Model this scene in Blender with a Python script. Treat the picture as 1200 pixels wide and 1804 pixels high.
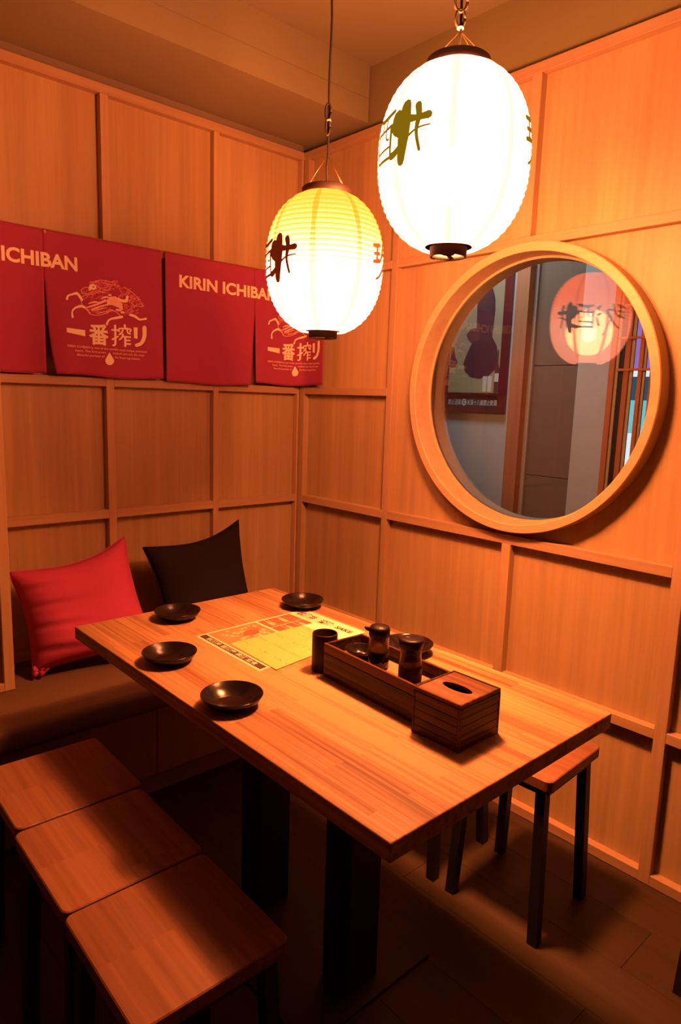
import bpy, bmesh, math, random
from mathutils import Vector, Matrix
random.seed(7)
sc = bpy.context.scene
for o in list(bpy.data.objects): bpy.data.objects.remove(o)

# ------------------------------------------------------------------ camera
CAM = (-2.0606, -2.5788, 1.4876); YAW, PITCH, ROLL, FPX = 0.7393, -0.1621, 0.0326, 1197.7
cy_, sy_ = math.cos(YAW), math.sin(YAW); cp_, sp_ = math.cos(PITCH), math.sin(PITCH)
fw = Vector((sy_*cp_, cy_*cp_, sp_)); r0 = Vector((cy_, -sy_, 0)); u0 = r0.cross(fw)
rt = r0*math.cos(ROLL) + u0*math.sin(ROLL); up = u0*math.cos(ROLL) - r0*math.sin(ROLL)
cd = bpy.data.cameras.new('camera'); cam = bpy.data.objects.new('camera', cd); sc.collection.objects.link(cam)
M = Matrix((rt, up, -fw)).transposed().to_4x4(); M.translation = Vector(CAM); cam.matrix_world = M
cd.sensor_fit = 'VERTICAL'; cd.sensor_height = 36.0; cd.sensor_width = 24.0; cd.lens = FPX/1804*36.0
cd.clip_start = 0.02; sc.camera = cam

# ------------------------------------------------------------------ world, exposure
w = bpy.data.worlds.new('world'); sc.world = w; w.use_nodes = True
w.node_tree.nodes['Background'].inputs[0].default_value = (0.5, 0.30, 0.18, 1)
w.node_tree.nodes['Background'].inputs[1].default_value = 0.003
sc.view_settings.view_transform = 'Standard'; sc.view_settings.look = 'None'
sc.view_settings.gamma = 1.0; sc.view_settings.use_curve_mapping = False
sc.view_settings.exposure = 0.0
sc.cycles.max_bounces = 8; sc.cycles.transparent_max_bounces = 16; sc.cycles.sample_clamp_indirect = 4.0
sc.cycles.caustics_reflective = False; sc.cycles.caustics_refractive = False

def lamp(name, kind, loc, power, color, size, rot=None, parent=None):
    l = bpy.data.lights.new(name, kind); l.energy = power; l.color = color
    if kind == 'AREA': l.shape = 'DISK'; l.size = size
    else: l.shadow_soft_size = size
    o = bpy.data.objects.new(name, l); o.location = loc
    if rot: o.rotation_euler = rot
    if parent: o.parent = parent
    sc.collection.objects.link(o); return o
# cool fill lamp added overhead to light the neighbouring room
lamp('added_corridor_fill', 'AREA', (0.62, -0.35, 2.78), 17.0, (0.80, 0.88, 1.0), 0.35)
LAN = {'small': dict(loc=(-0.718, -1.003, 1.877), power=150.0, size=1.0), 'big': dict(loc=(-0.682, -1.433, 2.073), power=1450.0, size=1.075)}
LAMP_COL = (1.0, 0.205, 0.062)
LAMP_COL2 = (1.0, 0.255, 0.064)      # the brighter bulb burns a little yellower

# ------------------------------------------------------------------ materials
def newmat(name):
    m = bpy.data.materials.new(name); m.use_nodes = True
    nt = m.node_tree; b = nt.nodes['Principled BSDF']; return m, nt, b
def simple(name, col, rough=0.6, metal=0.0, spec=0.5, emis=None, es=1.0):
    m, nt, b = newmat(name)
    b.inputs['Base Color'].default_value = (*col, 1); b.inputs['Roughness'].default_value = rough
    b.inputs['Metallic'].default_value = metal; b.inputs['Specular IOR Level'].default_value = spec
    if emis: b.inputs['Emission Color'].default_value = (*emis, 1); b.inputs['Emission Strength'].default_value = es
    return m
def link(nt, a, b): nt.links.new(a, b)
def node(nt, t, **kw):
    n = nt.nodes.new(t)
    for k, v in kw.items(): setattr(n, k, v)
    return n
def wood(name, c1, c2, axis='z', fine=55.0, rough=0.5, stave=None, rand=0.12, bump=0.12, dark=None, spec=0.4, lo=0.34, hi=0.64):
    """streaky grain running along an axis; stave=(length,width) gives glued boards"""
    m, nt, b = newmat(name)
    tc = node(nt, 'ShaderNodeTexCoord'); mp = node(nt, 'ShaderNodeMapping')
    oi = node(nt, 'ShaderNodeObjectInfo')
    s = {'x': (1.4, fine, fine), 'y': (fine, 1.4, fine), 'z': (fine, fine, 1.4)}[axis]
    add = node(nt, 'ShaderNodeVectorMath', operation='ADD')
    mul = node(nt, 'ShaderNodeVectorMath', operation='SCALE'); mul.inputs['Scale'].default_value = 7.0
    comb = node(nt, 'ShaderNodeCombineXYZ')
    for i in range(3): link(nt, oi.outputs['Random'], comb.inputs[i])
    link(nt, comb.outputs[0], mul.inputs[0])
    src = tc.outputs['Object']
    link(nt, src, add.inputs[0]); link(nt, mul.outputs[0], add.inputs[1])
    mp.inputs['Scale'].default_value = s; link(nt, add.outputs[0], mp.inputs[0])
    vec = mp.outputs[0]
    tone = None
    if stave:
        L, W = stave
        sep = node(nt, 'ShaderNodeSeparateXYZ'); link(nt, src, sep.inputs[0])
        cb = node(nt, 'ShaderNodeCombineXYZ')
        link(nt, sep.outputs['Y'], cb.inputs[0]); link(nt, sep.outputs['X'], cb.inputs[1])
        br = node(nt, 'ShaderNodeTexBrick'); br.offset = 0.37; br.offset_frequency = 2
        br.inputs['Scale'].default_value = 1.0; br.inputs['Brick Width'].default_value = L
        br.inputs['Row Height'].default_value = W; br.inputs['Mortar Size'].default_value = 0.0
        br.inputs['Color1'].default_value = (0, 0, 0, 1); br.inputs['Color2'].default_value = (1, 1, 1, 1)
        br.inputs['Bias'].default_value = 0.0
        link(nt, cb.outputs[0], br.inputs['Vector']); tone = br.outputs['Color']
        sc2 = node(nt, 'ShaderNodeVectorMath', operation='SCALE'); sc2.inputs['Scale'].default_value = 23.0
        link(nt, tone, sc2.inputs[0]); ad2 = node(nt, 'ShaderNodeVectorMath', operation='ADD')
        link(nt, vec, ad2.inputs[0]); link(nt, sc2.outputs[0], ad2.inputs[1]); vec = ad2.outputs[0]
    n1 = node(nt, 'ShaderNodeTexNoise'); n1.inputs['Scale'].default_value = 1.0; n1.inputs['Detail'].default_value = 5.0
    n1.inputs['Roughness'].default_value = 0.62; link(nt, vec, n1.inputs['Vector'])
    mp2 = node(nt, 'ShaderNodeMapping'); f2 = 9.0
    mp2.inputs['Scale'].default_value = {'x': (.35, f2, f2), 'y': (f2, .35, f2), 'z': (f2, f2, .35)}[axis]
    link(nt, add.outputs[0], mp2.inputs[0])
    n2 = node(nt, 'ShaderNodeTexNoise'); n2.inputs['Scale'].default_value = 1.0; n2.inputs['Detail'].default_value = 3.0
    link(nt, mp2.outputs[0], n2.inputs['Vector'])
    mx = node(nt, 'ShaderNodeMath', operation='MULTIPLY_ADD'); mx.inputs[1].default_value = 0.55
    link(nt, n1.outputs['Fac'], mx.inputs[0])
    m2 = node(nt, 'ShaderNodeMath', operation='MULTIPLY'); m2.inputs[1].default_value = 0.45
    link(nt, n2.outputs['Fac'], m2.inputs[0]); link(nt, m2.outputs[0], mx.inputs[2])
    last = mx.outputs[0]
    if tone:
        m3 = node(nt, 'ShaderNodeMath', operation='MULTIPLY_ADD'); m3.inputs[1].default_value = 0.09
        link(nt, tone, m3.inputs[0]); link(nt, last, m3.inputs[2])
        m4 = node(nt, 'ShaderNodeMath', operation='SUBTRACT'); m4.inputs[1].default_value = 0.045
        link(nt, m3.outputs[0], m4.inputs[0]); last = m4.outputs[0]
    cr = node(nt, 'ShaderNodeValToRGB'); cr.color_ramp.elements[0].position = lo; cr.color_ramp.elements[1].position = hi
    cr.color_ramp.elements[0].color = (*c2, 1); cr.color_ramp.elements[1].color = (*c1, 1)
    if dark:
        e = cr.color_ramp.elements.new(lo-.07); e.color = (*dark, 1)
    link(nt, last, cr.inputs[0])
    hs = node(nt, 'ShaderNodeHueSaturation'); link(nt, cr.outputs[0], hs.inputs['Color'])
    mr = node(nt, 'ShaderNodeMapRange'); mr.inputs['To Min'].default_value = 1-rand; mr.inputs['To Max'].default_value = 1+rand
    link(nt, oi.outputs['Random'], mr.inputs['Value']); link(nt, mr.outputs[0], hs.inputs['Value'])
    link(nt, hs.outputs[0], b.inputs['Base Color'])
    b.inputs['Roughness'].default_value = rough; b.inputs['Specular IOR Level'].default_value = spec
    bp = node(nt, 'ShaderNodeBump'); bp.inputs['Strength'].default_value = bump; bp.inputs['Distance'].default_value = 0.002
    link(nt, n1.outputs['Fac'], bp.inputs['Height']); link(nt, bp.outputs[0], b.inputs['Normal'])
    return m
def fabric(name, col, rough=0.95, scale=700.0, bump=0.25, var=0.12):
    m, nt, b = newmat(name)
    tc = node(nt, 'ShaderNodeTexCoord'); n = node(nt, 'ShaderNodeTexNoise')
    n.inputs['Scale'].default_value = scale; link(nt, tc.outputs['Object'], n.inputs['Vector'])
    n2 = node(nt, 'ShaderNodeTexNoise'); n2.inputs['Scale'].default_value = 6.0; link(nt, tc.outputs['Object'], n2.inputs['Vector'])
    hs = node(nt, 'ShaderNodeHueSaturation'); hs.inputs['Color'].default_value = (*col, 1)
    mr = node(nt, 'ShaderNodeMapRange'); mr.inputs['To Min'].default_value = 1-var; mr.inputs['To Max'].default_value = 1+var
    link(nt, n2.outputs['Fac'], mr.inputs['Value']); link(nt, mr.outputs[0], hs.inputs['Value']); link(nt, hs.outputs[0], b.inputs['Base Color'])
    bp = node(nt, 'ShaderNodeBump'); bp.inputs['Strength'].default_value = bump; bp.inputs['Distance'].default_value = 0.001
    link(nt, n.outputs['Fac'], bp.inputs['Height']); link(nt, bp.outputs[0], b.inputs['Normal'])
    b.inputs['Roughness'].default_value = rough; b.inputs['Specular IOR Level'].default_value = 0.15
    return m

MW_PANEL = wood('panel_veneer', (0.49, 0.355, 0.18), (0.37, 0.250, 0.122), 'z', 42, 0.48, rand=0.05, bump=0.04)
MW_RAIL = wood('rail_wood_horizontal_x', (0.48, 0.335, 0.190), (0.39, 0.250, 0.135), 'x', 60, 0.5, rand=0.06, bump=0.06)
MW_RAILY = wood('rail_wood_horizontal_y', (0.48, 0.335, 0.190), (0.39, 0.250, 0.135), 'y', 60, 0.5, rand=0.06, bump=0.06)
MW_STILE = wood('stile_wood', (0.48, 0.335, 0.190), (0.39, 0.250, 0.135), 'z', 60, 0.5, rand=0.06, bump=0.06)
MW_TABLE = wood('table_wood', (0.36, 0.220, 0.100), (0.19, 0.088, 0.036), 'y', 95, 0.50, stave=(0.42, 0.043), rand=0.0, bump=0.12, dark=(0.10, 0.042, 0.016), lo=.41, hi=.56)
MW_SEAT = wood('stool_seat_wood', (0.27, 0.130, 0.070), (0.14, 0.060, 0.031), 'y', 60, 0.42, stave=(0.30, 0.16), rand=0.05, bump=0.05)
MW_FLOOR = wood('floor_wood', (0.055, 0.032, 0.015), (0.030, 0.016, 0.008), 'y', 40, 0.5, rand=0.18, bump=0.15)
MW_BURNT = wood('burnt_wood', (0.095, 0.030, 0.012), (0.006, 0.0022, 0.0015), 'y', 100, 0.42, rand=0.15, bump=0.6, lo=.44, hi=.62, spec=.25)
MW_BURNTX = wood('burnt_wood_end', (0.095, 0.030, 0.012), (0.006, 0.0022, 0.0015), 'x', 100, 0.42, rand=0.15, bump=0.6, lo=.44, hi=.62, spec=.25)
MW_LID = wood('tissue_lid_wood', (0.26, 0.125, 0.055), (0.09, 0.035, 0.016), 'y', 45, 0.45, rand=0.0, bump=0.3, lo=.40, hi=.58, spec=.25)
MW_PLY = wood('bench_plywood', (0.26, 0.18, 0.09), (0.20, 0.13, 0.065), 'z', 25, 0.6, rand=0.06, bump=0.03)
MW_RING = wood('ring_wood', (0.56, 0.415, 0.235), (0.47, 0.33, 0.18), 'y', 35, 0.45, rand=0.0, bump=0.05)
MW_FAR = wood('far_room_wood', (0.50, 0.20, 0.09), (0.38, 0.13, 0.06), 'z', 40, 0.6, rand=0.06)
M_CEIL = simple('ceiling_plaster', (0.24, 0.22, 0.13), 0.9, spec=0.2)
M_PLAST = simple('wall_plaster', (0.22, 0.20, 0.10), 0.9, spec=0.2)
M_OLIVE = simple('gap_trim_paint', (0.20, 0.16, 0.11), 0.8)
M_FARG = simple('far_room_grey_paint', (0.47, 0.49, 0.47), 0.85)
M_FARB = simple('far_room_brown_panel', (0.17, 0.115, 0.075), 0.7)
M_BLACK = simple('black_powder_coat', (0.012, 0.010, 0.010), 0.5)
M_LAQ = simple('black_lacquer', (0.007, 0.004, 0.0035), 0.20, spec=0.35)
M_CUP = simple('brown_glazed_bamboo', (0.014, 0.005, 0.003), 0.45, spec=.2)
M_RED = fabric('red_cushion_fabric', (0.48, 0.060, 0.15))
M_DARK = fabric('dark_cushion_fabric', (0.014, 0.010, 0.014))
M_BENCH = fabric('bench_upholstery', (0.13, 0.080, 0.045), var=0.08)
M_BANNER = fabric('banner_red_cotton', (0.36, 0.052, 0.125), scale=900, bump=0.15, var=0.05)
M_PRINT = simple('banner_cream_print', (0.90, 0.88, 0.62), 0.9)
M_PRINT2 = simple('banner_faded_print', (0.80, 0.24, 0.26), 0.9)
M_PRINT3 = simple('banner_mid_print', (0.90, 0.66, 0.50), 0.9)
M_BRASS = simple('brass', (0.8, 0.6, 0.3), 0.3, 1.0)
M_WIRE = simple('lantern_wire', (0.62, 0.42, 0.22), 0.35, 1.0)
M_CAPW = simple('lantern_black_wood', (0.03, 0.014, 0.010), 0.6)
M_CORD = simple('black_cord', (0.015, 0.012, 0.010), 0.6)
M_TIE = simple('cord_tie', (0.5, 0.4, 0.3), 0.5)
M_SOY = simple('soy_sauce', (0.006, 0.003, 0.002), 0.15)
M_SPICE = simple('chili_powder', (0.050, 0.016, 0.008), 0.9)
M_SHLID = simple('brown_plastic_lid', (0.007, 0.003, 0.0025), 0.42, spec=.2)
M_PAPER = simple('menu_paper', (0.56, 0.55, 0.34), 0.6)
M_YEL = simple('yellow_menu_paper', (0.34, 0.40, 0.11), 0.55)
M_YELW = simple('pale_menu_band', (0.48, 0.64, 0.42), 0.55)
M_INKD = simple('dark_ink', (0.035, 0.016, 0.012), 0.6)
M_PHOTO = simple('menu_photo_orange', (0.30, 0.18, 0.075), 0.6)
M_PHOTO2 = simple('menu_photo_brown', (0.22, 0.085, 0.035), 0.6)
M_PHOTO3 = simple('menu_photo_cream', (0.40, 0.34, 0.18), 0.6)
M_POSTF = simple('poster_frame_red', (0.11, 0.014, 0.018), 0.4)
M_POSTB = simple('poster_band_dark', (0.030, 0.026, 0.040), 0.5)
M_POSTG = simple('poster_olive', (0.34, 0.33, 0.17), 0.6)
M_POSTG2 = simple('poster_tan', (0.36, 0.27, 0.17), 0.6)
M_POSTD = simple('poster_dark_figure', (0.035, 0.022, 0.030), 0.6)
M_POSTD2 = simple('poster_dark_brown', (0.09, 0.04, 0.035), 0.6)
M_POSTL = simple('poster_light', (0.62, 0.60, 0.52), 0.6)
M_CYAN = simple('lit_sign_cyan', (0.1, 0.1, 0.1), 0.5, emis=(0.22, 0.62, 0.72), es=1.0)
M_PURP = simple('lit_sign_purple', (0.1, 0.1, 0.1), 0.5, emis=(0.42, 0.20, 0.62), es=0.9)
M_WHITE = simple('lit_sign_white', (0.1, 0.1, 0.1), 0.5, emis=(0.85, 0.92, 1.0), es=1.1)
M_TEAL = simple('street_dark_teal', (0.03, 0.08, 0.10), 0.5, emis=(0.03, 0.09, 0.13), es=1.0)

def glass(name, tint=(1, 1, 1), ior=1.5, rough=0.0):
    m = bpy.data.materials.new(name); m.use_nodes = True; nt = m.node_tree; nt.nodes.clear()
    out = node(nt, 'ShaderNodeOutputMaterial'); mix = node(nt, 'ShaderNodeMixShader'); fr = node(nt, 'ShaderNodeFresnel')
    fr.inputs['IOR'].default_value = ior
    t = node(nt, 'ShaderNodeBsdfTransparent'); t.inputs[0].default_value = (*tint, 1)
    g = node(nt, 'ShaderNodeBsdfGlossy'); g.inputs['Roughness'].default_value = rough
    link(nt, fr.outputs[0], mix.inputs[0]); link(nt, t.outputs[0], mix.inputs[1]); link(nt, g.outputs[0], mix.inputs[2])
    link(nt, mix.outputs[0], out.inputs[0]); return m
M_GLASS = glass('window_glass', (0.92, 0.95, 0.93), 1.55)
M_JAR = glass('bottle_glass', (0.90, 0.86, 0.82), 1.45, 0.02)
_nt = M_JAR.node_tree; _o = _nt.nodes['Material Output']; _l = _o.inputs[0].links[0].from_socket   # amber residue, also stands in for light refracted through the glass
_d = _nt.nodes.new('ShaderNodeBsdfTranslucent'); _d.inputs[0].default_value = (0.75, 0.50, 0.34, 1); _m = _nt.nodes.new('ShaderNodeMixShader'); _m.inputs[0].default_value = 0.30
_nt.links.new(_l, _m.inputs[1]); _nt.links.new(_d.outputs[0], _m.inputs[2]); _nt.links.new(_m.outputs[0], _o.inputs[0])

def paper(name, boost, zb, seam=False):
    """washi paper lit by the bulb inside it: brightness follows cos/d^2 from the bulb"""
    m = bpy.data.materials.new(name); m.use_nodes = True; nt = m.node_tree; nt.nodes.clear()
    out = node(nt, 'ShaderNodeOutputMaterial'); tc = node(nt, 'ShaderNodeTexCoord')
    sub = node(nt, 'ShaderNodeVectorMath', operation='SUBTRACT'); sub.inputs[1].default_value = (0, 0, zb)
    link(nt, tc.outputs['Object'], sub.inputs[0])
    dd = node(nt, 'ShaderNodeVectorMath', operation='DOT_PRODUCT'); link(nt, sub.outputs[0], dd.inputs[0]); link(nt, sub.outputs[0], dd.inputs[1])
    pw = node(nt, 'ShaderNodeMath', operation='POWER'); link(nt, dd.outputs['Value'], pw.inputs[0]); pw.inputs[1].default_value = -1.75
    ml = node(nt, 'ShaderNodeMath', operation='MULTIPLY'); link(nt, pw.outputs[0], ml.inputs[0]); ml.inputs[1].default_value = boost*0.0026
    cr = node(nt, 'ShaderNodeValToRGB'); el = cr.color_ramp.elements
    el[0].position = 0.10; el[0].color = (0.95, 0.070, 0.003, 1) if not seam else (0.72, 0.046, 0.002, 1)
    el[1].position = 1.0; el[1].color = (1.0, 0.26, 0.15, 1) if not seam else (1.0, 0.20, 0.085, 1)
    e = el.new(0.30); e.color = (1.0, 0.088, 0.005, 1) if not seam else (0.80, 0.060, 0.003, 1)
    e = el.new(0.60); e.color = (1.0, 0.13, 0.045, 1) if not seam else (0.9, 0.084, 0.008, 1)
    # ridges of the paper: pleat normal and the thicker line over each hoop
    geo = node(nt, 'ShaderNodeNewGeometry'); nl = node(nt, 'ShaderNodeVectorMath', operation='NORMALIZE'); link(nt, sub.outputs[0], nl.inputs[0])
    vt = node(nt, 'ShaderNodeVectorTransform'); vt.vector_type = 'NORMAL'; vt.convert_from = 'WORLD'; vt.convert_to = 'OBJECT'; link(nt, geo.outputs['True Normal'], vt.inputs[0])
    dn = node(nt, 'ShaderNodeVectorMath', operation='DOT_PRODUCT'); link(nt, nl.outputs[0], dn.inputs[0]); link(nt, vt.outputs[0], dn.inputs[1])
    ab = node(nt, 'ShaderNodeMath', operation='ABSOLUTE'); link(nt, dn.outputs['Value'], ab.inputs[0])
    sz_ = node(nt, 'ShaderNodeSeparateXYZ'); link(nt, tc.outputs['Object'], sz_.inputs[0])
    pz = node(nt, 'ShaderNodeMath', operation='MULTIPLY_ADD'); link(nt, sz_.outputs['Z'], pz.inputs[0]); pz.inputs[1].default_value = 27/0.382; pz.inputs[2].default_value = 13.5+.5
    fr_n = node(nt, 'ShaderNodeMath', operation='FRACT'); link(nt, pz.outputs[0], fr_n.inputs[0])
    pp_ = node(nt, 'ShaderNodeMath', operation='SUBTRACT'); link(nt, fr_n.outputs[0], pp_.inputs[0]); pp_.inputs[1].default_value = .5
    pa = node(nt, 'ShaderNodeMath', operation='ABSOLUTE'); link(nt, pp_.outputs[0], pa.inputs[0])
    lm = node(nt, 'ShaderNodeMapRange'); link(nt, pa.outputs[0], lm.inputs['Value']); lm.inputs['From Min'].default_value = .05; lm.inputs['From Max'].default_value = .14; lm.inputs['To Min'].default_value = .74; lm.inputs['To Max'].default_value = 1.0
    mm = node(nt, 'ShaderNodeMath', operation='MULTIPLY'); link(nt, ab.outputs[0], mm.inputs[0]); link(nt, lm.outputs[0], mm.inputs[1])
    mt = node(nt, 'ShaderNodeMath', operation='MULTIPLY'); link(nt, mm.outputs[0], mt.inputs[0]); link(nt, ml.outputs[0], mt.inputs[1])
    link(nt, mt.outputs[0], cr.inputs[0])
    em = node(nt, 'ShaderNodeEmission'); link(nt, cr.outputs[0], em.inputs[0]); em.inputs[1].default_value = 9.0  # bulb light on the paper is painted here as emission
    tr = node(nt, 'ShaderNodeBsdfTransparent'); mix = node(nt, 'ShaderNodeMixShader'); mix.inputs[0].default_value = 0.08
    link(nt, em.outputs[0], mix.inputs[1]); link(nt, tr.outputs[0], mix.inputs[2]); link(nt, mix.outputs[0], out.inputs[0])
    return m
M_INKS = simple('lantern_ink', (0.02, 0.008, 0.004), 0.7, emis=(0.12, 0.010, 0.001), es=1.0)  # lantern light through the ink is painted in as faint emission
M_INKB = simple('lantern_ink_backlit', (0.02, 0.008, 0.004), 0.7, emis=(0.22, 0.13, 0.003), es=1.0)  # same ink with a stronger painted glow for the brighter lantern
M_BULB = simple('bulb_glow', (1, 1, 1), 0.5, emis=(1.0, 0.75, 0.45), es=150.0)

# ------------------------------------------------------------------ mesh helpers
class MB:
    def __init__(s): s.v = []; s.f = []; s.sm = []
    def add(s, vs, fs, smooth=False):
        b = len(s.v); s.v += [tuple(v) for v in vs]; s.f += [tuple(b+i for i in f) for f in fs]; s.sm += [smooth]*len(fs); return s
    def box(s, x0, x1, y0, y1, z0, z1, bev=0.0):
        if x1 < x0: x0, x1 = x1, x0
        if y1 < y0: y0, y1 = y1, y0
        if z1 < z0: z0, z1 = z1, z0
        bev = min(bev, (x1-x0)*.45, (y1-y0)*.45, (z1-z0)*.45)
        if bev <= 0:
            return s.add([(x, y, z) for z in (z0, z1) for y in (y0, y1) for x in (x0, x1)],
                         [(0, 2, 3, 1), (4, 5, 7, 6), (0, 1, 5, 4), (2, 6, 7, 3), (0, 4, 6, 2), (1, 3, 7, 5)])
        bm = bmesh.new(); r = bmesh.ops.create_cube(bm, size=1.0)
        for v in bm.verts:
            v.co = Vector(((x0+x1)/2+v.co.x*(x1-x0), (y0+y1)/2+v.co.y*(y1-y0), (z0+z1)/2+v.co.z*(z1-z0)))
        bmesh.ops.bevel(bm, geom=list(bm.edges), offset=bev, segments=1, affect='EDGES')
        bm.verts.index_update()
        s.add([v.co[:] for v in bm.verts], [[v.index for v in f.verts] for f in bm.faces]); bm.free(); return s
    def lathe(s, prof, seg=48, c=(0, 0, 0), axis='z', smooth=True, close=False):
        vs = []; n = len(prof)
        for i in range(seg):
            a = 2*math.pi*i/seg; ca, sa = math.cos(a), math.sin(a)
            for r, h in prof:
                p = (r*ca, r*sa, h) if axis == 'z' else (h, r*ca, r*sa)
                vs.append((p[0]+c[0], p[1]+c[1], p[2]+c[2]))
        fs = []
        m = n if close else n-1
        for i in range(seg):
            j = (i+1) % seg
            for k in range(m):
                k2 = (k+1) % n
                fs.append((i*n+k, j*n+k, j*n+k2, i*n+k2))
        return s.add(vs, fs, smooth)
    def tube(s, pts, r, seg=8, cap=True):
        pts = [Vector(p) for p in pts]; n = len(pts); rr = r if isinstance(r, (list, tuple)) else [r]*n
        t0 = (pts[1]-pts[0]).normalized(); a = Vector((1, 0, 0)) if abs(t0.x) < .8 else Vector((0, 1, 0))
        nrm = t0.cross(a).normalized(); vs = []
        for i, p in enumerate(pts):
            t = (pts[min(i+1, n-1)]-pts[max(i-1, 0)]).normalized()
            nrm = (nrm-t*nrm.dot(t)).normalized(); bn = t.cross(nrm)
            for k in range(seg):
                an = 2*math.pi*k/seg; vs.append(p+(nrm*math.cos(an)+bn*math.sin(an))*rr[i])
        fs = [(i*seg+k, i*seg+(k+1) % seg, (i+1)*seg+(k+1) % seg, (i+1)*seg+k) for i in range(n-1) for k in range(seg)]
        if cap: fs += [tuple(range(seg-1, -1, -1)), tuple((n-1)*seg+k for k in range(seg))]
        return s.add(vs, fs, True)
    def obox(s, p0, p1, w):
        """square bar between two points, horizontal ends"""
        h = w/2; c = [(-h, -h), (h, -h), (h, h), (-h, h)]
        vs = [(p0[0]+a, p0[1]+b, p0[2]) for a, b in c]+[(p1[0]+a, p1[1]+b, p1[2]) for a, b in c]
        return s.add(vs, [(3, 2, 1, 0), (4, 5, 6, 7)]+[(i, (i+1) % 4, 4+(i+1) % 4, 4+i) for i in range(4)])
def obj(name, mb, mat, parent=None, label=None, kind=None, loc=None, bevel=0):
    me = bpy.data.meshes.new(name); me.from_pydata(mb.v, [], mb.f)
    for p, sm in zip(me.polygons, mb.sm): p.use_smooth = sm
    me.materials.append(mat); me.update()
    o = bpy.data.objects.new(name, me); sc.collection.objects.link(o)
    if parent: o.parent = parent
    if loc: o.location = loc
    if label: o['label'] = label
    if kind: o['kind'] = kind
    if bevel:
        md = o.modifiers.new('bevel', 'BEVEL'); md.width = bevel; md.segments = 3; md.limit_method = 'ANGLE'
    return o
def thing(name, label, cat, loc=(0, 0, 0), rz=0.0, group=None, rot=None):
    o = bpy.data.objects.new(name, None); sc.collection.objects.link(o); o.empty_display_size = 0.05
    o.location = loc; o.rotation_euler = rot or (0, 0, rz); o['label'] = label; o['category'] = cat
    if group: o['group'] = group
    return o
def tag(o, label, cat, group=None):
    o['label'] = label; o['category'] = cat
    if group: o['group'] = group
    return o
def struct(name, label, loc=(0, 0, 0)):
    o = bpy.data.objects.new(name, None); sc.collection.objects.link(o); o.empty_display_size = 0.05; o.location = loc
    o['kind'] = 'structure'; o['label'] = label; o['category'] = 'wall'; return o
def dup(root, loc, rz, label=None, group=None):
    r = root.copy(); sc.collection.objects.link(r); r.location = loc; r.rotation_euler = (0, 0, rz)
    if label: r['label'] = label
    if group: r['group'] = group
    for ch in list(root.children):
        c = ch.copy(); sc.collection.objects.link(c); c.parent = r
        for g in ch.children:
            d = g.copy(); sc.collection.objects.link(d); d.parent = c
    return r
def textmesh(body, bold=0.02, extrude=0.0):
    """flat text -> verts (x to right, y up, unit = font size) and faces"""
    c = bpy.data.curves.new('lettering_curve', 'FONT'); c.body = body; c.offset = bold; c.resolution_u = 3
    o = bpy.data.objects.new('lettering_curve', c); sc.collection.objects.link(o)
    dg = bpy.context.evaluated_depsgraph_get(); dg.update()
    me = bpy.data.meshes.new_from_object(o.evaluated_get(dg))
    vs = [v.co[:] for v in me.vertices]; fs = [tuple(p.vertices) for p in me.polygons]
    bpy.data.objects.remove(o); bpy.data.curves.remove(c); bpy.data.meshes.remove(me)
    return vs, fs
def textfit(body, x0, x1, z0, z1, bold=0.02):
    vs, fs = textmesh(body, bold)
    a = min(v[0] for v in vs); b = max(v[0] for v in vs); c = min(v[1] for v in vs); d = max(v[1] for v in vs)
    return [(x0+(v[0]-a)/(b-a)*(x1-x0), z0+(v[1]-c)/(d-c)*(z1-z0)) for v in vs], fs
def blob(pts):   # closed polygon
    return list(pts), [tuple(range(len(pts)))]
def stroke(pts, w, taper=0.6, sub=5):
    """ribbon along a Catmull-Rom path; w number or list"""
    P = [Vector((*p, 0)) for p in pts]; n = len(P); W = w if isinstance(w, (list, tuple)) else [w]*n
    out = []; ww = []
    for i in range(n-1):
        p0, p1, p2, p3 = P[max(i-1, 0)], P[i], P[i+1], P[min(i+2, n-1)]
        for k in range(sub):
            t = k/sub
            out.append(0.5*((2*p1)+(p2-p0)*t+(2*p0-5*p1+4*p2-p3)*t*t+(3*p1-p0-3*p2+p3)*t**3)); ww.append(W[i]*(1-t)+W[i+1]*t)
    out.append(P[-1]); ww.append(W[-1]); m = len(out)
    # rounded ends
    vs = []; 
    for i, p in enumerate(out):
        t = out[min(i+1, m-1)]-out[max(i-1, 0)]; t = t.normalized() if t.length > 1e-9 else Vector((1, 0, 0))
        nn = Vector((-t.y, t.x, 0)); vs.append((p+nn*ww[i]/2)[:2]); vs.append((p-nn*ww[i]/2)[:2])
    fs = [(2*i, 2*i+1, 2*i+3, 2*i+2) for i in range(m-1)]
    for idx in (0, m-1):
        b = len(vs); c = out[idx]; k = 8
        vs += [(c.x+math.cos(2*math.pi*j/k)*ww[idx]/2, c.y+math.sin(2*math.pi*j/k)*ww[idx]/2) for j in range(k)]
        fs.append(tuple(range(b, b+k)))
    return vs, fs
def flat(mb, vf, fn):
    vs, fs = vf; mb.add([fn(*v[:2]) for v in vs], fs)

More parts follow.
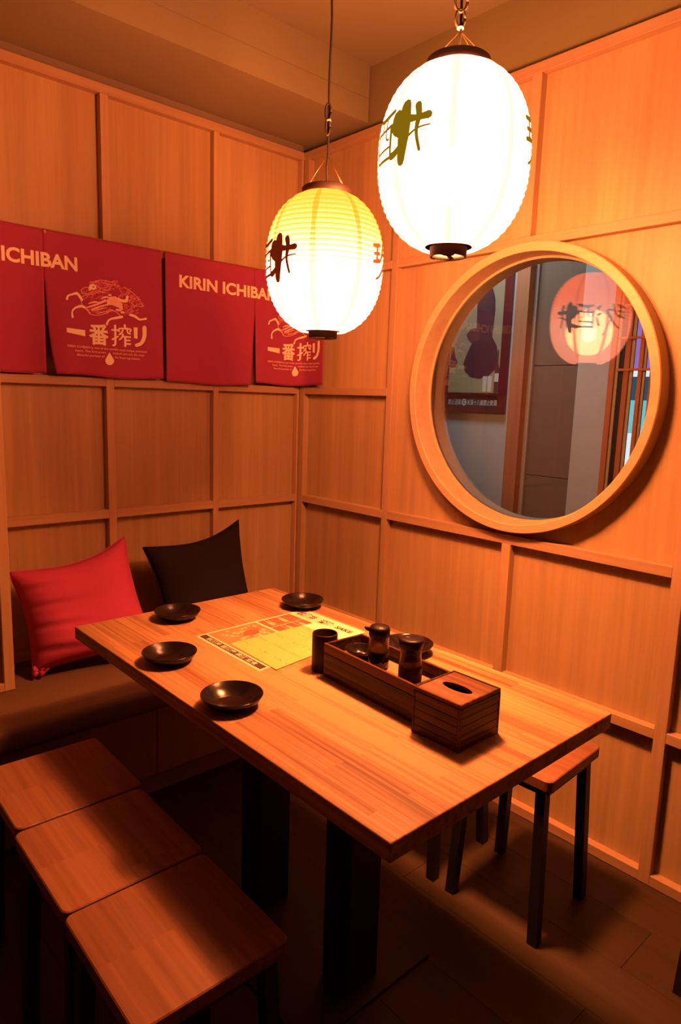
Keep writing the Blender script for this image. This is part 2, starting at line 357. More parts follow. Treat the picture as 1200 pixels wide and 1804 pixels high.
# ------------------------------------------------------------------ room shell
def slab(name, x0, x1, y0, y1, z0, z1, mat, label, cat='wall'):
    o = obj(name, MB().box(x0, x1, y0, y1, z0, z1), mat, kind='structure'); o['label'] = label; o['category'] = cat; return o
XL, YN = -4.2, -4.6
fl = struct('floor', 'dark brown wooden plank floor under the table and stools'); fl['category'] = 'floor'
obj('subfloor', MB().box(XL, 3.2, YN, 1.2, -0.06, -0.012), M_OLIVE, fl)
pw_, pl_ = 0.19, 1.3
ix = 0; x = -0.13
x = 0.0
while x > -2.1:
    y = 0.0 - (0.0 if ix % 2 == 0 else 0.62)
    if ix % 2: obj('plank', MB().box(x-pw_+.0004, x-.0004, -0.62+.0005, 0, -0.012, 0, .0004), MW_FLOOR, fl)
    while y > -3.2:
        obj('plank', MB().box(x-pw_+.0004, x-.0004, y-pl_+.0005, y-.0005, -0.012, 0, .0004), MW_FLOOR, fl); y -= pl_
    x -= pw_; ix += 1
rest = MB().box(XL, x, YN, -0.0, -0.012, 0).box(x, 0, YN, -3.2-pl_, -0.012, 0)
obj('floor_boards', MB().box(XL, x, YN, 0, -0.012, -0.0002), MW_FLOOR, fl, kind='stuff')

ce = struct('ceiling', 'plaster ceiling with a lower soffit along the banner wall'); ce['category'] = 'ceiling'
obj('ceiling_slab', MB().box(XL, 0.1, YN, 0.3, 2.836, 2.9), M_CEIL, ce)
obj('corridor_ceiling', MB().box(0.1, 3.2, YN, 1.2, 2.836, 2.9), M_FARG, ce)
obj('soffit', MB().box(XL, 0.021, -0.386, 0.1, 2.618, 2.836), M_CEIL, ce)
obj('fascia_board', MB().box(XL, 0.019, -0.3885, -0.386, 2.712, 2.836).box(XL, 0.019, -0.3885, -0.386, 2.618, 2.7075), M_CEIL, ce)

Z = dict(h0=(0.0, 0.035), h1=(0.484, 0.5175), h2=(0.998, 1.032), h3=(1.513, 1.545), h4=(2.020, 2.052), h5=(2.555, 2.588))
wb = struct('wall_back', 'panelled wood wall behind the red banners and cushions')
obj('backing', MB().box(XL, 0.044, 0.045, 0.12, 0, 2.836), M_PLAST, wb)
stx = [(-0.949, -0.917), (-0.473, -0.446), (-1.43, -1.40)]
edges = [-1.40, -0.949, -0.917, -0.473, -0.446, -0.012]
rows = ['h0', 'h1', 'h2', 'h3', 'h4', 'h5']
cells = [(-1.40, -0.949), (-0.917, -0.473), (-0.446, -0.012)]
BV = 0.0012
for a, b in cells:
    for i in range(5):
        z0 = Z[rows[i]][1]; z1 = Z[rows[i+1]][0]
        obj('panel', MB().box(a-.004, b+.004, 0.031, 0.044, z0-.004, z1+.004), MW_PANEL, wb)
for a, b in stx: obj('stile', MB().box(a, b, 0.0, 0.044, 0, 2.555, BV), MW_STILE, wb)
obj('corner_stile', MB().box(-0.012, 0.0, 0.0, 0.044, 0, 2.555, BV), MW_STILE, wb)
for r in rows[:-1]:
    for a, b in cells: obj('rail', MB().box(a, b, 0.0005, 0.044, Z[r][0], Z[r][1], BV), MW_RAIL, wb)
obj('top_rail', MB().box(-1.43, 0.0, -0.001, 0.044, 2.555, 2.588, BV), MW_RAIL, wb)
obj('shadow_gap_trim', MB().box(-1.5, 0.0, 0.012, 0.045, 2.588, 2.618), M_OLIVE, wb)

# projecting wall at far left (its right-hand edge shows at the photo's left border)
wl = struct('wall_left', 'panelled wood wall section stepping forward at the far left')
CX = -1.388
obj('backing', MB().box(XL, CX-.002, -0.178, -.001, .476, 2.836), M_PLAST, wl)
obj('side_board', MB().box(CX-.0019, CX, -0.178, -.001, 0.476, 2.588), MW_STILE, wl)
for k in range(5):
    a = CX-0.033-k*0.5
    obj('stile', MB().box(a, a+.033, -0.213, -0.178, 0.474, 2.555, BV), MW_STILE, wl)
    for i in range(1, 5):
        z0 = Z[rows[i]][1] if i > 1 else .505; z1 = Z[rows[i+1]][0]
        obj('panel', MB().box(a-.467-.003, a+.003, -0.193, -0.179, z0-.004, z1+.004), MW_PANEL, wl)
        zz = Z[rows[i]] if i > 1 else (0.474, 0.502)
        obj('rail', MB().box(a-.467, a, -0.2125, -0.178, zz[0], zz[1], BV), MW_RAIL, wl)
obj('top_rail', MB().box(XL, CX, -0.214, -0.178, 2.555, 2.588, BV), MW_RAIL, wl)

# right wall with the round window
wr = struct('wall_right', 'panelled wood wall with a round window beside the table')
YW, ZW = -1.222, 1.537; RH = 0.4745
def holed(y0, y1, z0, z1, x0, x1, r):
    mb = MB(); angs = sorted(set([2*math.pi*k/120 for k in range(120)] + [math.atan2(zz-ZW, yy-YW) % (2*math.pi) for yy in (y0, y1) for zz in (z0, z1)]))
    n = len(angs); ins = []; outs = []
    for a in angs:
        c, s = math.cos(a), math.sin(a); t = 1e9
        if c > 1e-9: t = min(t, (y1-YW)/c)
        if c < -1e-9: t = min(t, (y0-YW)/c)
        if s > 1e-9: t = min(t, (z1-ZW)/s)
        if s < -1e-9: t = min(t, (z0-ZW)/s)
        ins.append((YW+r*c, ZW+r*s)); outs.append((YW+t*c, ZW+t*s))
    vs = [(x0, *p) for p in ins]+[(x0, *p) for p in outs]+[(x1, *p) for p in ins]+[(x1, *p) for p in outs]
    fs = []
    for i in range(n):
        j = (i+1) % n
        fs += [(i, j, n+j, n+i), (2*n+i, 3*n+i, 3*n+j, 2*n+j), (i, 2*n+i, 2*n+j, j), (n+i, n+j, 3*n+j, 3*n+i)]
    return mb.add(vs, fs)
HB = holed(-1.79, -0.60, 1.0, 2.05, 0.045, 0.12, RH)
HB.box(0.045, 0.12, YN, -1.79, 0, 2.836).box(0.045, 0.12, -0.60, 0.12, 0, 2.836).box(0.045, 0.12, -1.79, -0.60, 0, 1.0).box(0.045, 0.12, -1.79, -0.60, 2.05, 2.836)
obj('backing', HB, M_PLAST, wr)
obj('plaster_frieze', MB().box(0.030, 0.045, YN, 0.044, 2.590, 2.836), M_PLAST, wr)
ys = [(-0.035, 0.0), (-0.609, -0.577), (-1.827, -1.790), (-2.44, -2.403), (-3.05, -3.013), (-3.66, -3.623), (-4.27, -4.233)]
lower = [(-1.227, -1.190)]
for a, b in ys: obj('stile', MB().box(0.0, 0.044, a, b, 0, 2.555, BV), MW_STILE, wr)
obj('stile', MB().box(0.0, 0.044, -1.227, -1.190, 0, 0.998, BV), MW_STILE, wr)
obj('stile', MB().box(0.0, 0.044, -1.216, -1.179, 2.052, 2.555, BV), MW_STILE, wr)
def rrail(y0, y1, r): obj('rail', MB().box(0.0005, 0.044, y0, y1, Z[r][0], Z[r][1], BV), MW_RAILY, wr)
def rpanel(y0, y1, z0, z1): obj('panel', MB().box(0.031, 0.044, y0-.004, y1+.004, z0-.004, z1+.004), MW_PANEL, wr)
sp = [(-0.577, -0.035), (-1.190, -0.609), (-1.790, -1.227), (-2.403, -1.827), (-3.013, -2.44), (-3.623, -3.05), (-4.233, -3.66), (YN, -4.27)]
for k, (a, b) in enumerate(sp):
    for i in range(5):
        r0_, r1_ = rows[i], rows[i+1]
        if k in (1, 2) and i in (2, 3): continue
        aa, bb = a, b
        if i == 4 and k == 1: aa = -1.179
        if i == 4 and k == 2: bb = -1.216
        rpanel(aa, bb, Z[r0_][1], Z[r1_][0])
    for r in rows[:-1]:
        if k in (1, 2) and r in ('h2', 'h3', 'h4'): continue
        rrail(a, b, r)
obj('window_panel', holed(-1.794, -0.605, 1.028, 2.024, 0.031, 0.044, RH), MW_PANEL, wr)
rrail(-1.790, -0.609, 'h2'); rrail(-1.790, -0.609, 'h4')
obj('top_rail', MB().box(-0.001, 0.044, YN, 0.0, 2.555, 2.588, BV), MW_RAILY, wr)

win = struct('window_1', 'round window with a thick bent wood frame'); win['category'] = 'window'
ring = MB().lathe([(0.4615, -0.030), (0.487, -0.030), (0.490, -0.027), (0.490, 0.031), (0.474, 0.031), (0.474, 0.120), (0.449, 0.120), (0.449, 0.050), (0.4565, 0.048), (0.4590, -0.028)],
                  144, (0, YW, ZW), 'x', smooth=False, close=True)
obj('window_frame', ring, MW_RING, win)
obj('pane', MB().lathe([(0.0, 0.056), (0.4495, 0.056), (0.4495, 0.062), (0.0, 0.062)], 96, (0, YW, ZW), 'x', smooth=False), M_GLASS, win)

slab('wall_rear', XL, 0.1, YN-.08, YN, 0, 2.836, M_PLAST, 'plain plaster wall behind the viewer')
slab('wall_side', XL-.08, XL, YN, 0.1, 0, 2.836, M_PLAST, 'plain plaster wall at the left behind the viewer')

# ------------------------------------------------------------------ neighbouring room seen through the window
fr_ = struct('wall_far', 'grey wall of the neighbouring room seen through the round window')
obj('grey_board', MB().box(1.10, 1.16, -0.50, 1.2, 0, 2.836), M_FARG, fr_)
for k in range(5):
    obj('brown_board', MB().box(1.098, 1.15, -0.858, -0.566, k*.567, k*.567+.563, .001), M_FARB, fr_)
obj('corner_trim', MB().box(1.085, 1.15, -0.566, -0.545, 0, 2.836), M_FARG, fr_)
obj('grey_column', MB().box(1.02, 1.15, -1.03, -0.858, 0, 2.836, .004), M_FARG, fr_)
slab('trim_1', 1.04, 1.10, -0.545, -0.467, 0, 2.836, MW_FAR, 'red brown wooden post between grey wall and brown boards', 'trim')
slab('wall_end', 0.12, 3.2, 1.1, 1.16, 0, 2.836, M_FARG, 'grey end wall of the neighbouring room')
slab('wall_outer', 2.6, 2.66, YN, 1.1, 0, 2.836, M_FARB, 'dark far side beyond the lattice')
lat = struct('window_2', 'wooden lattice window of the neighbouring room'); lat['category'] = 'window'
for a, b in ((-1.153, -1.128), (-1.216, -1.194), (-1.273, -1.256), (-1.330, -1.306), (-1.40, -1.375)):
    obj('slat', MB().box(0.80, 0.812, a, b, 0, 2.836, .001), MW_FAR, lat)
for a, b in ((-1.164, -1.149), (-1.228, -1.211), (-1.282, -1.268), (-1.345, -1.325)):
    obj('lit_slat_side', MB().box(0.8125, 0.822, a, b, 0, 2.836), M_FARG, lat)  # grey strips stand in for slat sides lit by the bluish outside
obj('dark_gap_strip', MB().box(0.83, 0.84, -1.186, -1.155, 0, 2.836), M_BLACK, lat)  # black strip added to make this gap between slats dark
for z in (1.787, 1.656, 1.92, 2.05):
    obj('crossbar', MB().box(0.794, 0.7998, -1.7, -1.165, z-.005, z+.005), MW_FAR, lat)
sg = thing('street_sign', 'glowing purple and cyan street sign beyond the lattice', 'sign', (1.75, -1.0, 0))
obj('purple_panel', MB().box(0, .05, -.5, .3, 1.715, 2.4), M_PURP, sg)
obj('white_strip', MB().box(0, .05, -.5, .3, 1.675, 1.713), M_WHITE, sg)
obj('teal_panel', MB().box(0, .05, -.5, .3, 1.545, 1.673), M_TEAL, sg)
obj('cyan_panel', MB().box(0, .05, -.5, .3, 1.36, 1.543), M_CYAN, sg)
obj('lower_panel', MB().box(0, .05, -.5, .3, 1.15, 1.358), M_WHITE, sg)
obj('base_panel', MB().box(0, .05, -.5, .3, 0, 1.148), M_TEAL, sg)

# framed poster on the far wall (local: x = to the photo's right, z up); faces -X
po = thing('framed_poster', 'dark red framed poster with liquor warning on the grey wall', 'poster', (1.098, 0.038, 1.447))
PW = 0.453
def PF(x, z, d=0.012): return (-d, -x, z)
f = MB()
f.box(-0.018, 0, -0.055, 0, 0, 0.86).box(-0.018, 0, -PW, -PW+0.045, 0, 0.86).box(-0.018, 0, -PW+.045, -0.055, 0, .018).box(-0.018, 0, -PW+.045, -.055, 0.82, 0.86).box(-.018, 0, -PW+.045, -.055, .092, .108)
obj('frame', f, M_POSTF, po)
obj('text_band', MB().box(-0.010, 0, -PW+.045, -.055, .018, .092), M_POSTB, po)
sh = obj('picture', MB().box(-0.009, 0, -PW+.045, -.055, .108, .82), M_POSTG2, po)
b = MB()
flat(b, blob([(.055, .11), (.408, .11), (.408, .17), (.30, .22), (.14, .30), (.055, .42)]), lambda x, z: PF(x, z, .0095)); obj('table_area', b, M_POSTG, sh)
b = MB()
flat(b, blob([(.17, .31), (.155, .27), (.17, .225), (.21, .195), (.27, .185), (.33, .20), (.375, .24), (.385, .30), (.375, .36), (.34, .41), (.345, .47), (.35, .55), (.345, .61), (.32, .68), (.29, .75), (.262, .745), (.235, .66), (.228, .58), (.232, .49), (.235, .41), (.20, .37)]), lambda x, z: PF(x, z, .0100)); obj('figure', b, M_POSTD, sh)
b = MB(); 
flat(b, blob([(.165, .43), (.20, .46), (.25, .46), (.26, .40), (.21, .38), (.18, .40)]), lambda x, z: PF(x, z, .0104))
flat(b, blob([(.06, .25), (.10, .25), (.115, .28), (.095, .31), (.085, .36), (.06, .37)]), lambda x, z: PF(x, z, .0104)); obj('sleeve', b, M_POSTD2, sh)
b = MB()
for cx in (.31, .343):
    flat(b, blob([(cx-.012, .115), (cx+.012, .115), (cx+.014, .20), (cx-.014, .20)]), lambda x, z: PF(x, z, .0106))
obj('glasses', b, M_POSTL, sh)
b = MB(); flat(b, blob([(.372, .112), (.402, .112), (.402, .24), (.392, .27), (.390, .34), (.382, .34), (.380, .27), (.372, .24)]), lambda x, z: PF(x, z, .0106)); obj('bottle_print', b, M_POSTD2, sh)
b = MB(); flat(b, blob([(.374, .17), (.400, .17), (.400, .215), (.374, .215)]), lambda x, z: PF(x, z, .0109)); obj('bottle_label', b, M_POSTL, sh)
b = MB(); flat(b, textfit('禁止酒駕', .062, .155, .040, .072, .01), lambda x, z: PF(x, z, .0106)); obj('lettering', b, M_POSTL, po)
b = MB(); flat(b, textfit('未滿十八歲禁止飲酒', .198, .400, .040, .072, .01), lambda x, z: PF(x, z, .0106)); obj('lettering', b, M_POSTL, po)
b = MB(); flat(b, ([(.177+.017*math.cos(a*math.pi/12), .056+.020*math.sin(a*math.pi/12)) for a in range(24)], [tuple(range(24))]), lambda x, z: PF(x, z, .0106)); obj('round_emblem', b, M_POSTL, po)
b = MB()
for q in (stroke([(.170, .064), (.184, .064)], .003), stroke([(.177, .068), (.177, .045)], .003), stroke([(.168, .052), (.186, .048)], .003)): flat(b, q, lambda x, z: PF(x, z, .011))
obj('emblem_mark', b, M_POSTF, po)
p2 = thing('poster_edge', 'edge of a second dark framed poster left of the warning poster', 'poster', (1.098, 0.66, 1.46))
obj('frame', MB().box(-.018, 0, -.545, -.50, 0, .8).box(-.018, 0, -.50, 0, 0, .05).box(-.018, 0, -.5, 0, .76, .8).box(-.018, 0, -.04, 0, .05, .76), M_POSTF, p2)
obj('picture', MB().box(-.009, 0, -.50, -.04, .05, .76), M_POSTG2, p2)

# ------------------------------------------------------------------ bench
be = thing('bench', 'built-in upholstered bench along the back wall under the cushions', 'bench', (-0.69, -0.20, 0))
def soft_box(x0, x1, y0, y1, z0, z1, r, seg=4):
    bm = bmesh.new(); bmesh.ops.create_cube(bm, size=1.0)
    for v in bm.verts: v.co = Vector(((x0+x1)/2+v.co.x*(x1-x0), (y0+y1)/2+v.co.y*(y1-y0), (z0+z1)/2+v.co.z*(z1-z0)))
    bmesh.ops.bevel(bm, geom=list(bm.edges), offset=r, segments=seg, profile=0.5, affect='EDGES'); bm.verts.index_update()
    mb = MB().add([v.co[:] for v in bm.verts], [[v.index for v in f.verts] for f in bm.faces], True); bm.free(); return mb
bo = (-0.69, -0.20)
obj('seat_cushion', soft_box(-2.9, .688, -.305, .198, .388, .472, .026), M_BENCH, be)
obj('base_box', MB().box(-2.9, 0.688, -0.238, .198, 0.12, 0.387), M_BLACK, be)
for k in range(7):
    x1 = 0.688-k*0.461+ (0 if k else 0); x0 = x1-.461
    xa = -0.986+.69+.461*(2-k)-.0; 
    a = max(-2.9, xa-.461)+.0012; b_ = min(.688, xa)-.0012
    if b_ > a: obj('front_panel', MB().box(a, b_, -0.256, -0.239, 0.125, 0.386, .001), MW_PLY, be)
obj('toe_kick', MB().box(-2.9, 0.688, -0.170, -0.15, 0.0, 0.12), MW_PLY, be)

# ------------------------------------------------------------------ table
TX0, TX1, TY0, TY1 = -1.3320, -0.5983, -1.9227, -0.6223
tb = thing('dining_table', 'butcher-block wooden dining table with black pedestal base', 'table', ((TX0+TX1)/2, (TY0+TY1)/2, 0))
tcx, tcy = (TX0+TX1)/2, (TY0+TY1)/2
obj('tabletop', MB().box(TX0-tcx, TX1-tcx, TY0-tcy, TY1-tcy, 0.763, 0.80), MW_TABLE, tb, bevel=.003)
for y0, y1 in ((-1.516, -1.422), (-1.140, -1.046)):
    obj('pedestal', MB().box(-1.02-tcx, -0.91-tcx, y0-tcy, y1-tcy, 0.010, 0.755, .003), M_BLACK, tb)
    obj('top_plate', MB().box(-1.15-tcx, -0.78-tcx, y0-.02-tcy, y1+.02-tcy, 0.7535, 0.7625, .001), M_BLACK, tb)
obj('base_plate', MB().box(-1.18-tcx, -0.75-tcx, -1.56-tcy, -0.94-tcy, 0.0, 0.0095, .002), M_BLACK, tb)

# ------------------------------------------------------------------ stools
def rounded_seat(w, d, z0, z1, r):
    mb = MB(); ring_ = []
    for cx, cy, a0 in ((w/2-r, d/2-r, 0), (-w/2+r, d/2-r, 90), (-w/2+r, -d/2+r, 180), (w/2-r, -d/2+r, 270)):
        for k in range(5):
            a = math.radians(a0+k*22.5); ring_.append((cx+r*math.cos(a), cy+r*math.sin(a), math.cos(a), math.sin(a)))
    n = len(ring_); e = .0025; vs = []
    for z, ins in ((z0, e), (z0+e, 0), (z1-e, 0), (z1, e)):
        for p in ring_: vs.append((p[0]-p[2]*ins, p[1]-p[3]*ins, z))
    fs = [tuple(range(n-1, -1, -1)), tuple(3*n+i for i in range(n))]
    for l in range(3):
        for i in range(n):
            j = (i+1) % n; fs.append((l*n+i, l*n+j, (l+1)*n+j, (l+1)*n+i))
    return mb.add(vs, fs)
def make_stool(label, loc, rz, group):
    t = thing('stool', label, 'stool', loc, rz, group)
    obj('seat', rounded_seat(.305, .316, .468, .500, .018), MW_SEAT, t)
    fr = MB(); a, b_ = .125, .130
    fr.box(-a, a, -b_-.012, -b_+.012, .445, .467).box(-a, a, b_-.012, b_+.012, .445, .467).box(-a-.012, -a+.012, -b_+.012, b_-.012, .445, .467).box(a-.012, a+.012, -b_+.012, b_-.012, .445, .467)
    obj('seat_frame', fr, M_BLACK, t)
    for sx in (-1, 1):
        for sy in (-1, 1):
            obj('leg', MB().obox((sx*.138, sy*.1415, 0), (sx*.122, sy*.122, .4670), .029), M_BLACK, t)
    return t
s0 = make_stool('wooden stool with black legs, left of the table and nearest the bench', (-1.485, -0.905, 0), -.02, 'stools along the left side of the table')
dup(s0, (-1.500, -1.228, 0), -.01, 'wooden black-legged stool in the middle of the left row', 'stools along the left side of the table')
dup(s0, (-1.507, -1.5485, 0), -.012, 'wooden stool with black legs, nearest the viewer in the left row', 'stools along the left side of the table')
dup(s0, (-0.358, -1.572, 0), .045, 'wooden stool between table and window wall, its seat corner showing past the table', 'stools along the window wall')
dup(s0, (-0.372, -1.215, 0), .04, 'stool hidden under the table by the window wall, only its black legs showing', 'stools along the window wall')
dup(s0, (-0.200, -2.200, 0), .0, 'stool at the lower right border, only one black leg showing', 'stools along the window wall')

# ------------------------------------------------------------------ cushions
def pillow(name, label, P4, thick, mat, pinch=0.10, seed=1, wr=None, sag=0.03):
    """P4 = corners TL, TR, BR, BL as world points; puffed between two skins"""
    TL, TR, BR, BL = [Vector(p) for p in P4]; c = (TL+TR+BR+BL)/4
    nrm = ((TR-BL).cross(TL-BR)).normalized()
    if nrm.y > 0: nrm = -nrm
    N = 40; rnd = random.Random(seed); ph = [rnd.uniform(0, 6.28) for _ in range(8)]
    front = []; back = []
    for j in range(N+1):
        for i in range(N+1):
            u, v = i/N, j/N; uu, vv = u*2-1, v*2-1
            # edges bow inwards between the corners
            su = uu*(1-pinch*(1-vv*vv)); sv = vv*(1-pinch*(1-uu*uu)); s, t = (su+1)/2, (sv+1)/2
            p = (BL*(1-s)+BR*s)*(1-t)+(TL*(1-s)+TR*s)*t
            h = ((1-uu**4)*(1-vv**4))**.62
            p.z -= sag*math.sin(math.pi*s)**1.2*(.4+.9*s)*max(t, 0)**3
            wv = 0
            if wr: wv = wr(s, t)*(1-abs(uu)**3)**.5*(1-abs(vv)**3)**.5 if abs(uu) < 1 and abs(vv) < 1 else 0
            wv += .0035*math.sin(9*s+5*t+ph[0])*math.sin(6*t-4*s+ph[1])*h+.0015*math.sin(23*s-9*t+ph[2])*math.sin(15*t+7*s+ph[3])*h
            front.append(p+nrm*(thick/2*h+wv)-c); back.append(p-nrm*(thick/2*h)-c)
    n1 = N+1; vs = front+back; fs = []
    o = n1*n1
    for j in range(N):
        for i in range(N):
            a = j*n1+i; fs.append((a, a+1, a+n1+1, a+n1)); fs.append((o+a, o+a+n1, o+a+n1+1, o+a+1))
    ob = obj('cover', MB().add(vs, fs, True), mat)
    bm = bmesh.new(); bm.from_mesh(ob.data); bmesh.ops.remove_doubles(bm, verts=bm.verts, dist=1e-5); bmesh.ops.recalc_face_normals(bm, faces=bm.faces); bm.to_mesh(ob.data); bm.free()
    for p in ob.data.polygons: p.use_smooth = True
    t = thing(name, label, 'cushion', c); ob.parent = t
    # seam piping round the edge
    pp = []
    seq = [(k/24*2-1, 1) for k in range(24)]+[(1, 1-k/24*2) for k in range(24)]+[(1-k/24*2, -1) for k in range(24)]+[(-1, k/24*2-1) for k in range(25)]
    for uu, vv in seq:
        su = uu*(1-pinch*(1-vv*vv)); sv = vv*(1-pinch*(1-uu*uu)); s, q = (su+1)/2, (sv+1)/2
        pp.append((BL*(1-s)+BR*s)*(1-q)+(TL*(1-s)+TR*s)*q-c-Vector((0, 0, sag*math.sin(math.pi*s)**1.2*(.4+.9*s)*max(q, 0)**3)))
    obj('piping', MB().tube(pp, .0028, 6), mat, t)
    return t
def red_wr(s, t):
    w_ = 0
    for (c0, c1, k, amp) in ((.80, .30, 26, .006), (.62, .28, 34, .005), (.42, .26, 30, .006), (.20, .45, 24, .008)):
        d = (t-c0+ (s)*.10)*k; w_ -= 2.4*amp*math.exp(-d*d)*max(0, 1-s/ (c1*2.2))
        d = (t-c0-.035+(s)*.10)*k; w_ += 1.5*amp*math.exp(-d*d)*max(0, 1-s/(c1*2.2))
    return w_
rc = pillow('cushion', 'scarlet red square cushion on the bench at far left', [(-1.355, -.075, .852), (-.912, -.052, .930), (-.880, -.262, .520), (-1.315, -.165, .498)],   .19, M_RED, .10, 3, red_wr)
kn = MB(); rk = random.Random(5)
for k in range(5):
    a = k*1.25; cx, cz = .018*math.cos(a), .010*math.sin(a)
    kn.tube([(cx, -.006, .012+cz-.012), (cx*1.2+.01, -.012, .018+cz), (cx*.6, -.004, .026+cz)], [.007, .010, .006], 8)
ko = obj('gathered_corner', kn, M_RED, rc, loc=Vector((-1.300, -.165, .489))-rc.location)
pillow('cushion', 'black square cushion leaning on the back wall beside the red one', [(-.846, -.075, .880), (-.370, -.046, .945), (-.390, -.215, .500), (-.800, -.205, .500)], .15, M_DARK, .10, 8)

# ------------------------------------------------------------------ banners
BT, BBOT = 2.045, 1.552
def banner(name, label, path, slit, wav, textrange, with_grommet=True, emb_s=.504, K0=.064, KW=.485):
    """path: list of (x,y) polyline; s = distance along it"""
    P = [Vector((*p, 0)) for p in path]; L = [0]
    for a, b_ in zip(P, P[1:]): L.append(L[-1]+(b_-a).length)
    tot = L[-1]
    def at(s):
        s = max(0, min(tot, s)); k = 0
        while k < len(L)-2 and s > L[k+1]: k += 1
        d = (P[k+1]-P[k]).normalized(); p = P[k]+d*(s-L[k]); return p, Vector((d.y, -d.x, 0))
    def at_s(s):   # smoothed normal/position
        a, na = at(s-.012); b_, nb = at(s+.012); c, nc = at(s)
        return (a+b_+c*2)/4, (na+nb+nc).normalized()
    def W(s, z): 
        q = (BT-z)/(BT-BBOT)
        return wav(s, q)
    def surf(s, z, off=0.0):
        p, n = at_s(s); q = p+n*(W(s, z)+off); return (q.x, q.y, z)
    t = thing(name, label, 'banner', (0, 0, 0)); org = Vector(surf(tot/2, BBOT)); t.location = (org.x, org.y, BBOT)
    loc = Vector(t.location)
    def S(s, z, off=0.0): return tuple(Vector(surf(s, z, off))-loc)
    def sheet(s0, s1, z0, z1, nx, nz, zb=None, sl=None):
        vs = []; fs = []
        for o in (0.0006, -0.0006):
            for j in range(nz+1):
                for i in range(nx+1):
                    u = i/nx; v = j/nz; s = s0+(s1-s0)*u; zz = z0+(z1-z0)*v
                    if sl: s = sl(s, u, v)
                    if zb: zz = zz+(1-v)**6*zb(s)
                    vs.append(S(s, zz, o))
        n = (nx+1)*(nz+1)
        for j in range(nz):
            for i in range(nx):
                a = j*(nx+1)+i; fs.append((a, a+1, a+nx+2, a+nx+1)); fs.append((n+a, n+a+nx+1, n+a+nx+2, n+a+1))
        for i in range(nx):
            fs.append((i, n+i, n+i+1, i+1)); a = nz*(nx+1)+i; fs.append((a, a+1, n+a+1, n+a))
        for j in range(nz):
            a = j*(nx+1); fs.append((a, a+nx+1, n+a+nx+1, n+a)); a += nx; fs.append((a, n+a, n+a+nx+1, a+nx+1))
        return MB().add(vs, fs, True)
    s1, gap, hang = slit
    zs = 1.872
    def zb(s): return .004*math.sin(s*16+1.0)
    def open_(v, z0): zz = z0+(BT-z0)*v; return max(0.0, (zs-zz)/(zs-z0))
    def slL(s, u, v): return s-gap[0]*open_(v, BBOT+hang[0])*u**4
    def slR(s, u, v): return s+gap[1]*(.25*open_(v, BBOT+hang[1])**.3+.75*open_(v, BBOT+hang[1])**3)*(1-u)**4
    obj('cloth_panel', sheet(0, s1, BBOT+hang[0], BT, 44, 40, zb, slL), M_BANNER, t)
    obj('cloth_panel', sheet(s1, tot, BBOT+hang[1], BT, 46, 40, zb, slR), M_BANNER, t)
    D = .0022
    # flap text is fixed to the cloth, title too
    tv, tfc = textfit('KIRIN ICHIBAN', K0, K0+KW, 1.917, 1.967, .034)
    for lo, hi in ((0, KW*.4), (KW*.4, 1)):
        use = [f_ for f_ in tfc if min(tv[i][0] for i in f_) > .004 and lo <= sum(tv[i][0] for i in f_)/len(f_)-K0 < hi]; ids = sorted({i for f_ in use for i in f_}); mpx = {i: k for k, i in enumerate(ids)}
        ti = MB(); flat(ti, ([tv[i] for i in ids], [tuple(mpx[i] for i in f_) for f_ in use]), lambda s, z: S(s, z, D)); obj('title_word', ti, M_PRINT, t)
    # print block: crop units (x 235..1090, y 80..985) -> metres
    def EX(cx, cy): return emb_s+(cx-240)*.0003695
    def EZ(cx, cy): return 1.8962+cx*5.54e-5-cy*.0003226-cx*cy*3.603e-8
    def E(cx, cy, off=D): return S(EX(cx, cy), EZ(cx, cy), off)
    faded = MB()
    for poly in ([(430, 240), (450, 190), (440, 150), (470, 120), (520, 100), (580, 82), (650, 84), (720, 100), (790, 128), (770, 165), (740, 190), (700, 215), (650, 235), (590, 260), (520, 300), (470, 340), (450, 380), (480, 430), (520, 445), (600, 440), (680, 420), (740, 430), (790, 455), (850, 470), (900, 440), (980, 440), (1000, 405), (960, 370), (1065, 365), (1040, 310), (990, 250), (930, 195), (870, 160), (820, 158), (780, 190), (700, 235), (640, 255), (520, 225)],):
        pass
    # curly mane / plume: rows of little arcs
    rn = random.Random(11)
    def arcs(cx0, cx1, cy0, cy1, n, inside):
        k = 0
        while k < n:
            x = rn.uniform(cx0, cx1); y = rn.uniform(cy0, cy1)
            if not inside(x, y): continue
            k += 1; a = rn.uniform(-.6, .6)+2.6; r = rn.uniform(12, 24)
            pts = [(x+r*math.cos(a+q), y+r*.7*math.sin(a+q)) for q in (0, .9, 1.8, 2.6)]
            flat(faded, stroke(pts, 4.2, sub=2), lambda u, v: E(u, v, D*.7))
    arcs(500, 800, 85, 235, 105, lambda x, y: y > 85+abs(x-620)*.12 and y < 235-(x-560)*.25)
    arcs(800, 1060, 160, 370, 90, lambda x, y: y > 160+(x-860)*.85-20 and y < 370)
    arcs(850, 1000, 370, 440, 26, lambda x, y: True)
    arcs(420, 640, 200, 300, 34, lambda x, y: y < 300-(x-420)*.1)
    arcs(470, 720, 375, 440, 34, lambda x, y: True)
    obj('faded_print', faded, M_PRINT2, t)
    mid = MB()
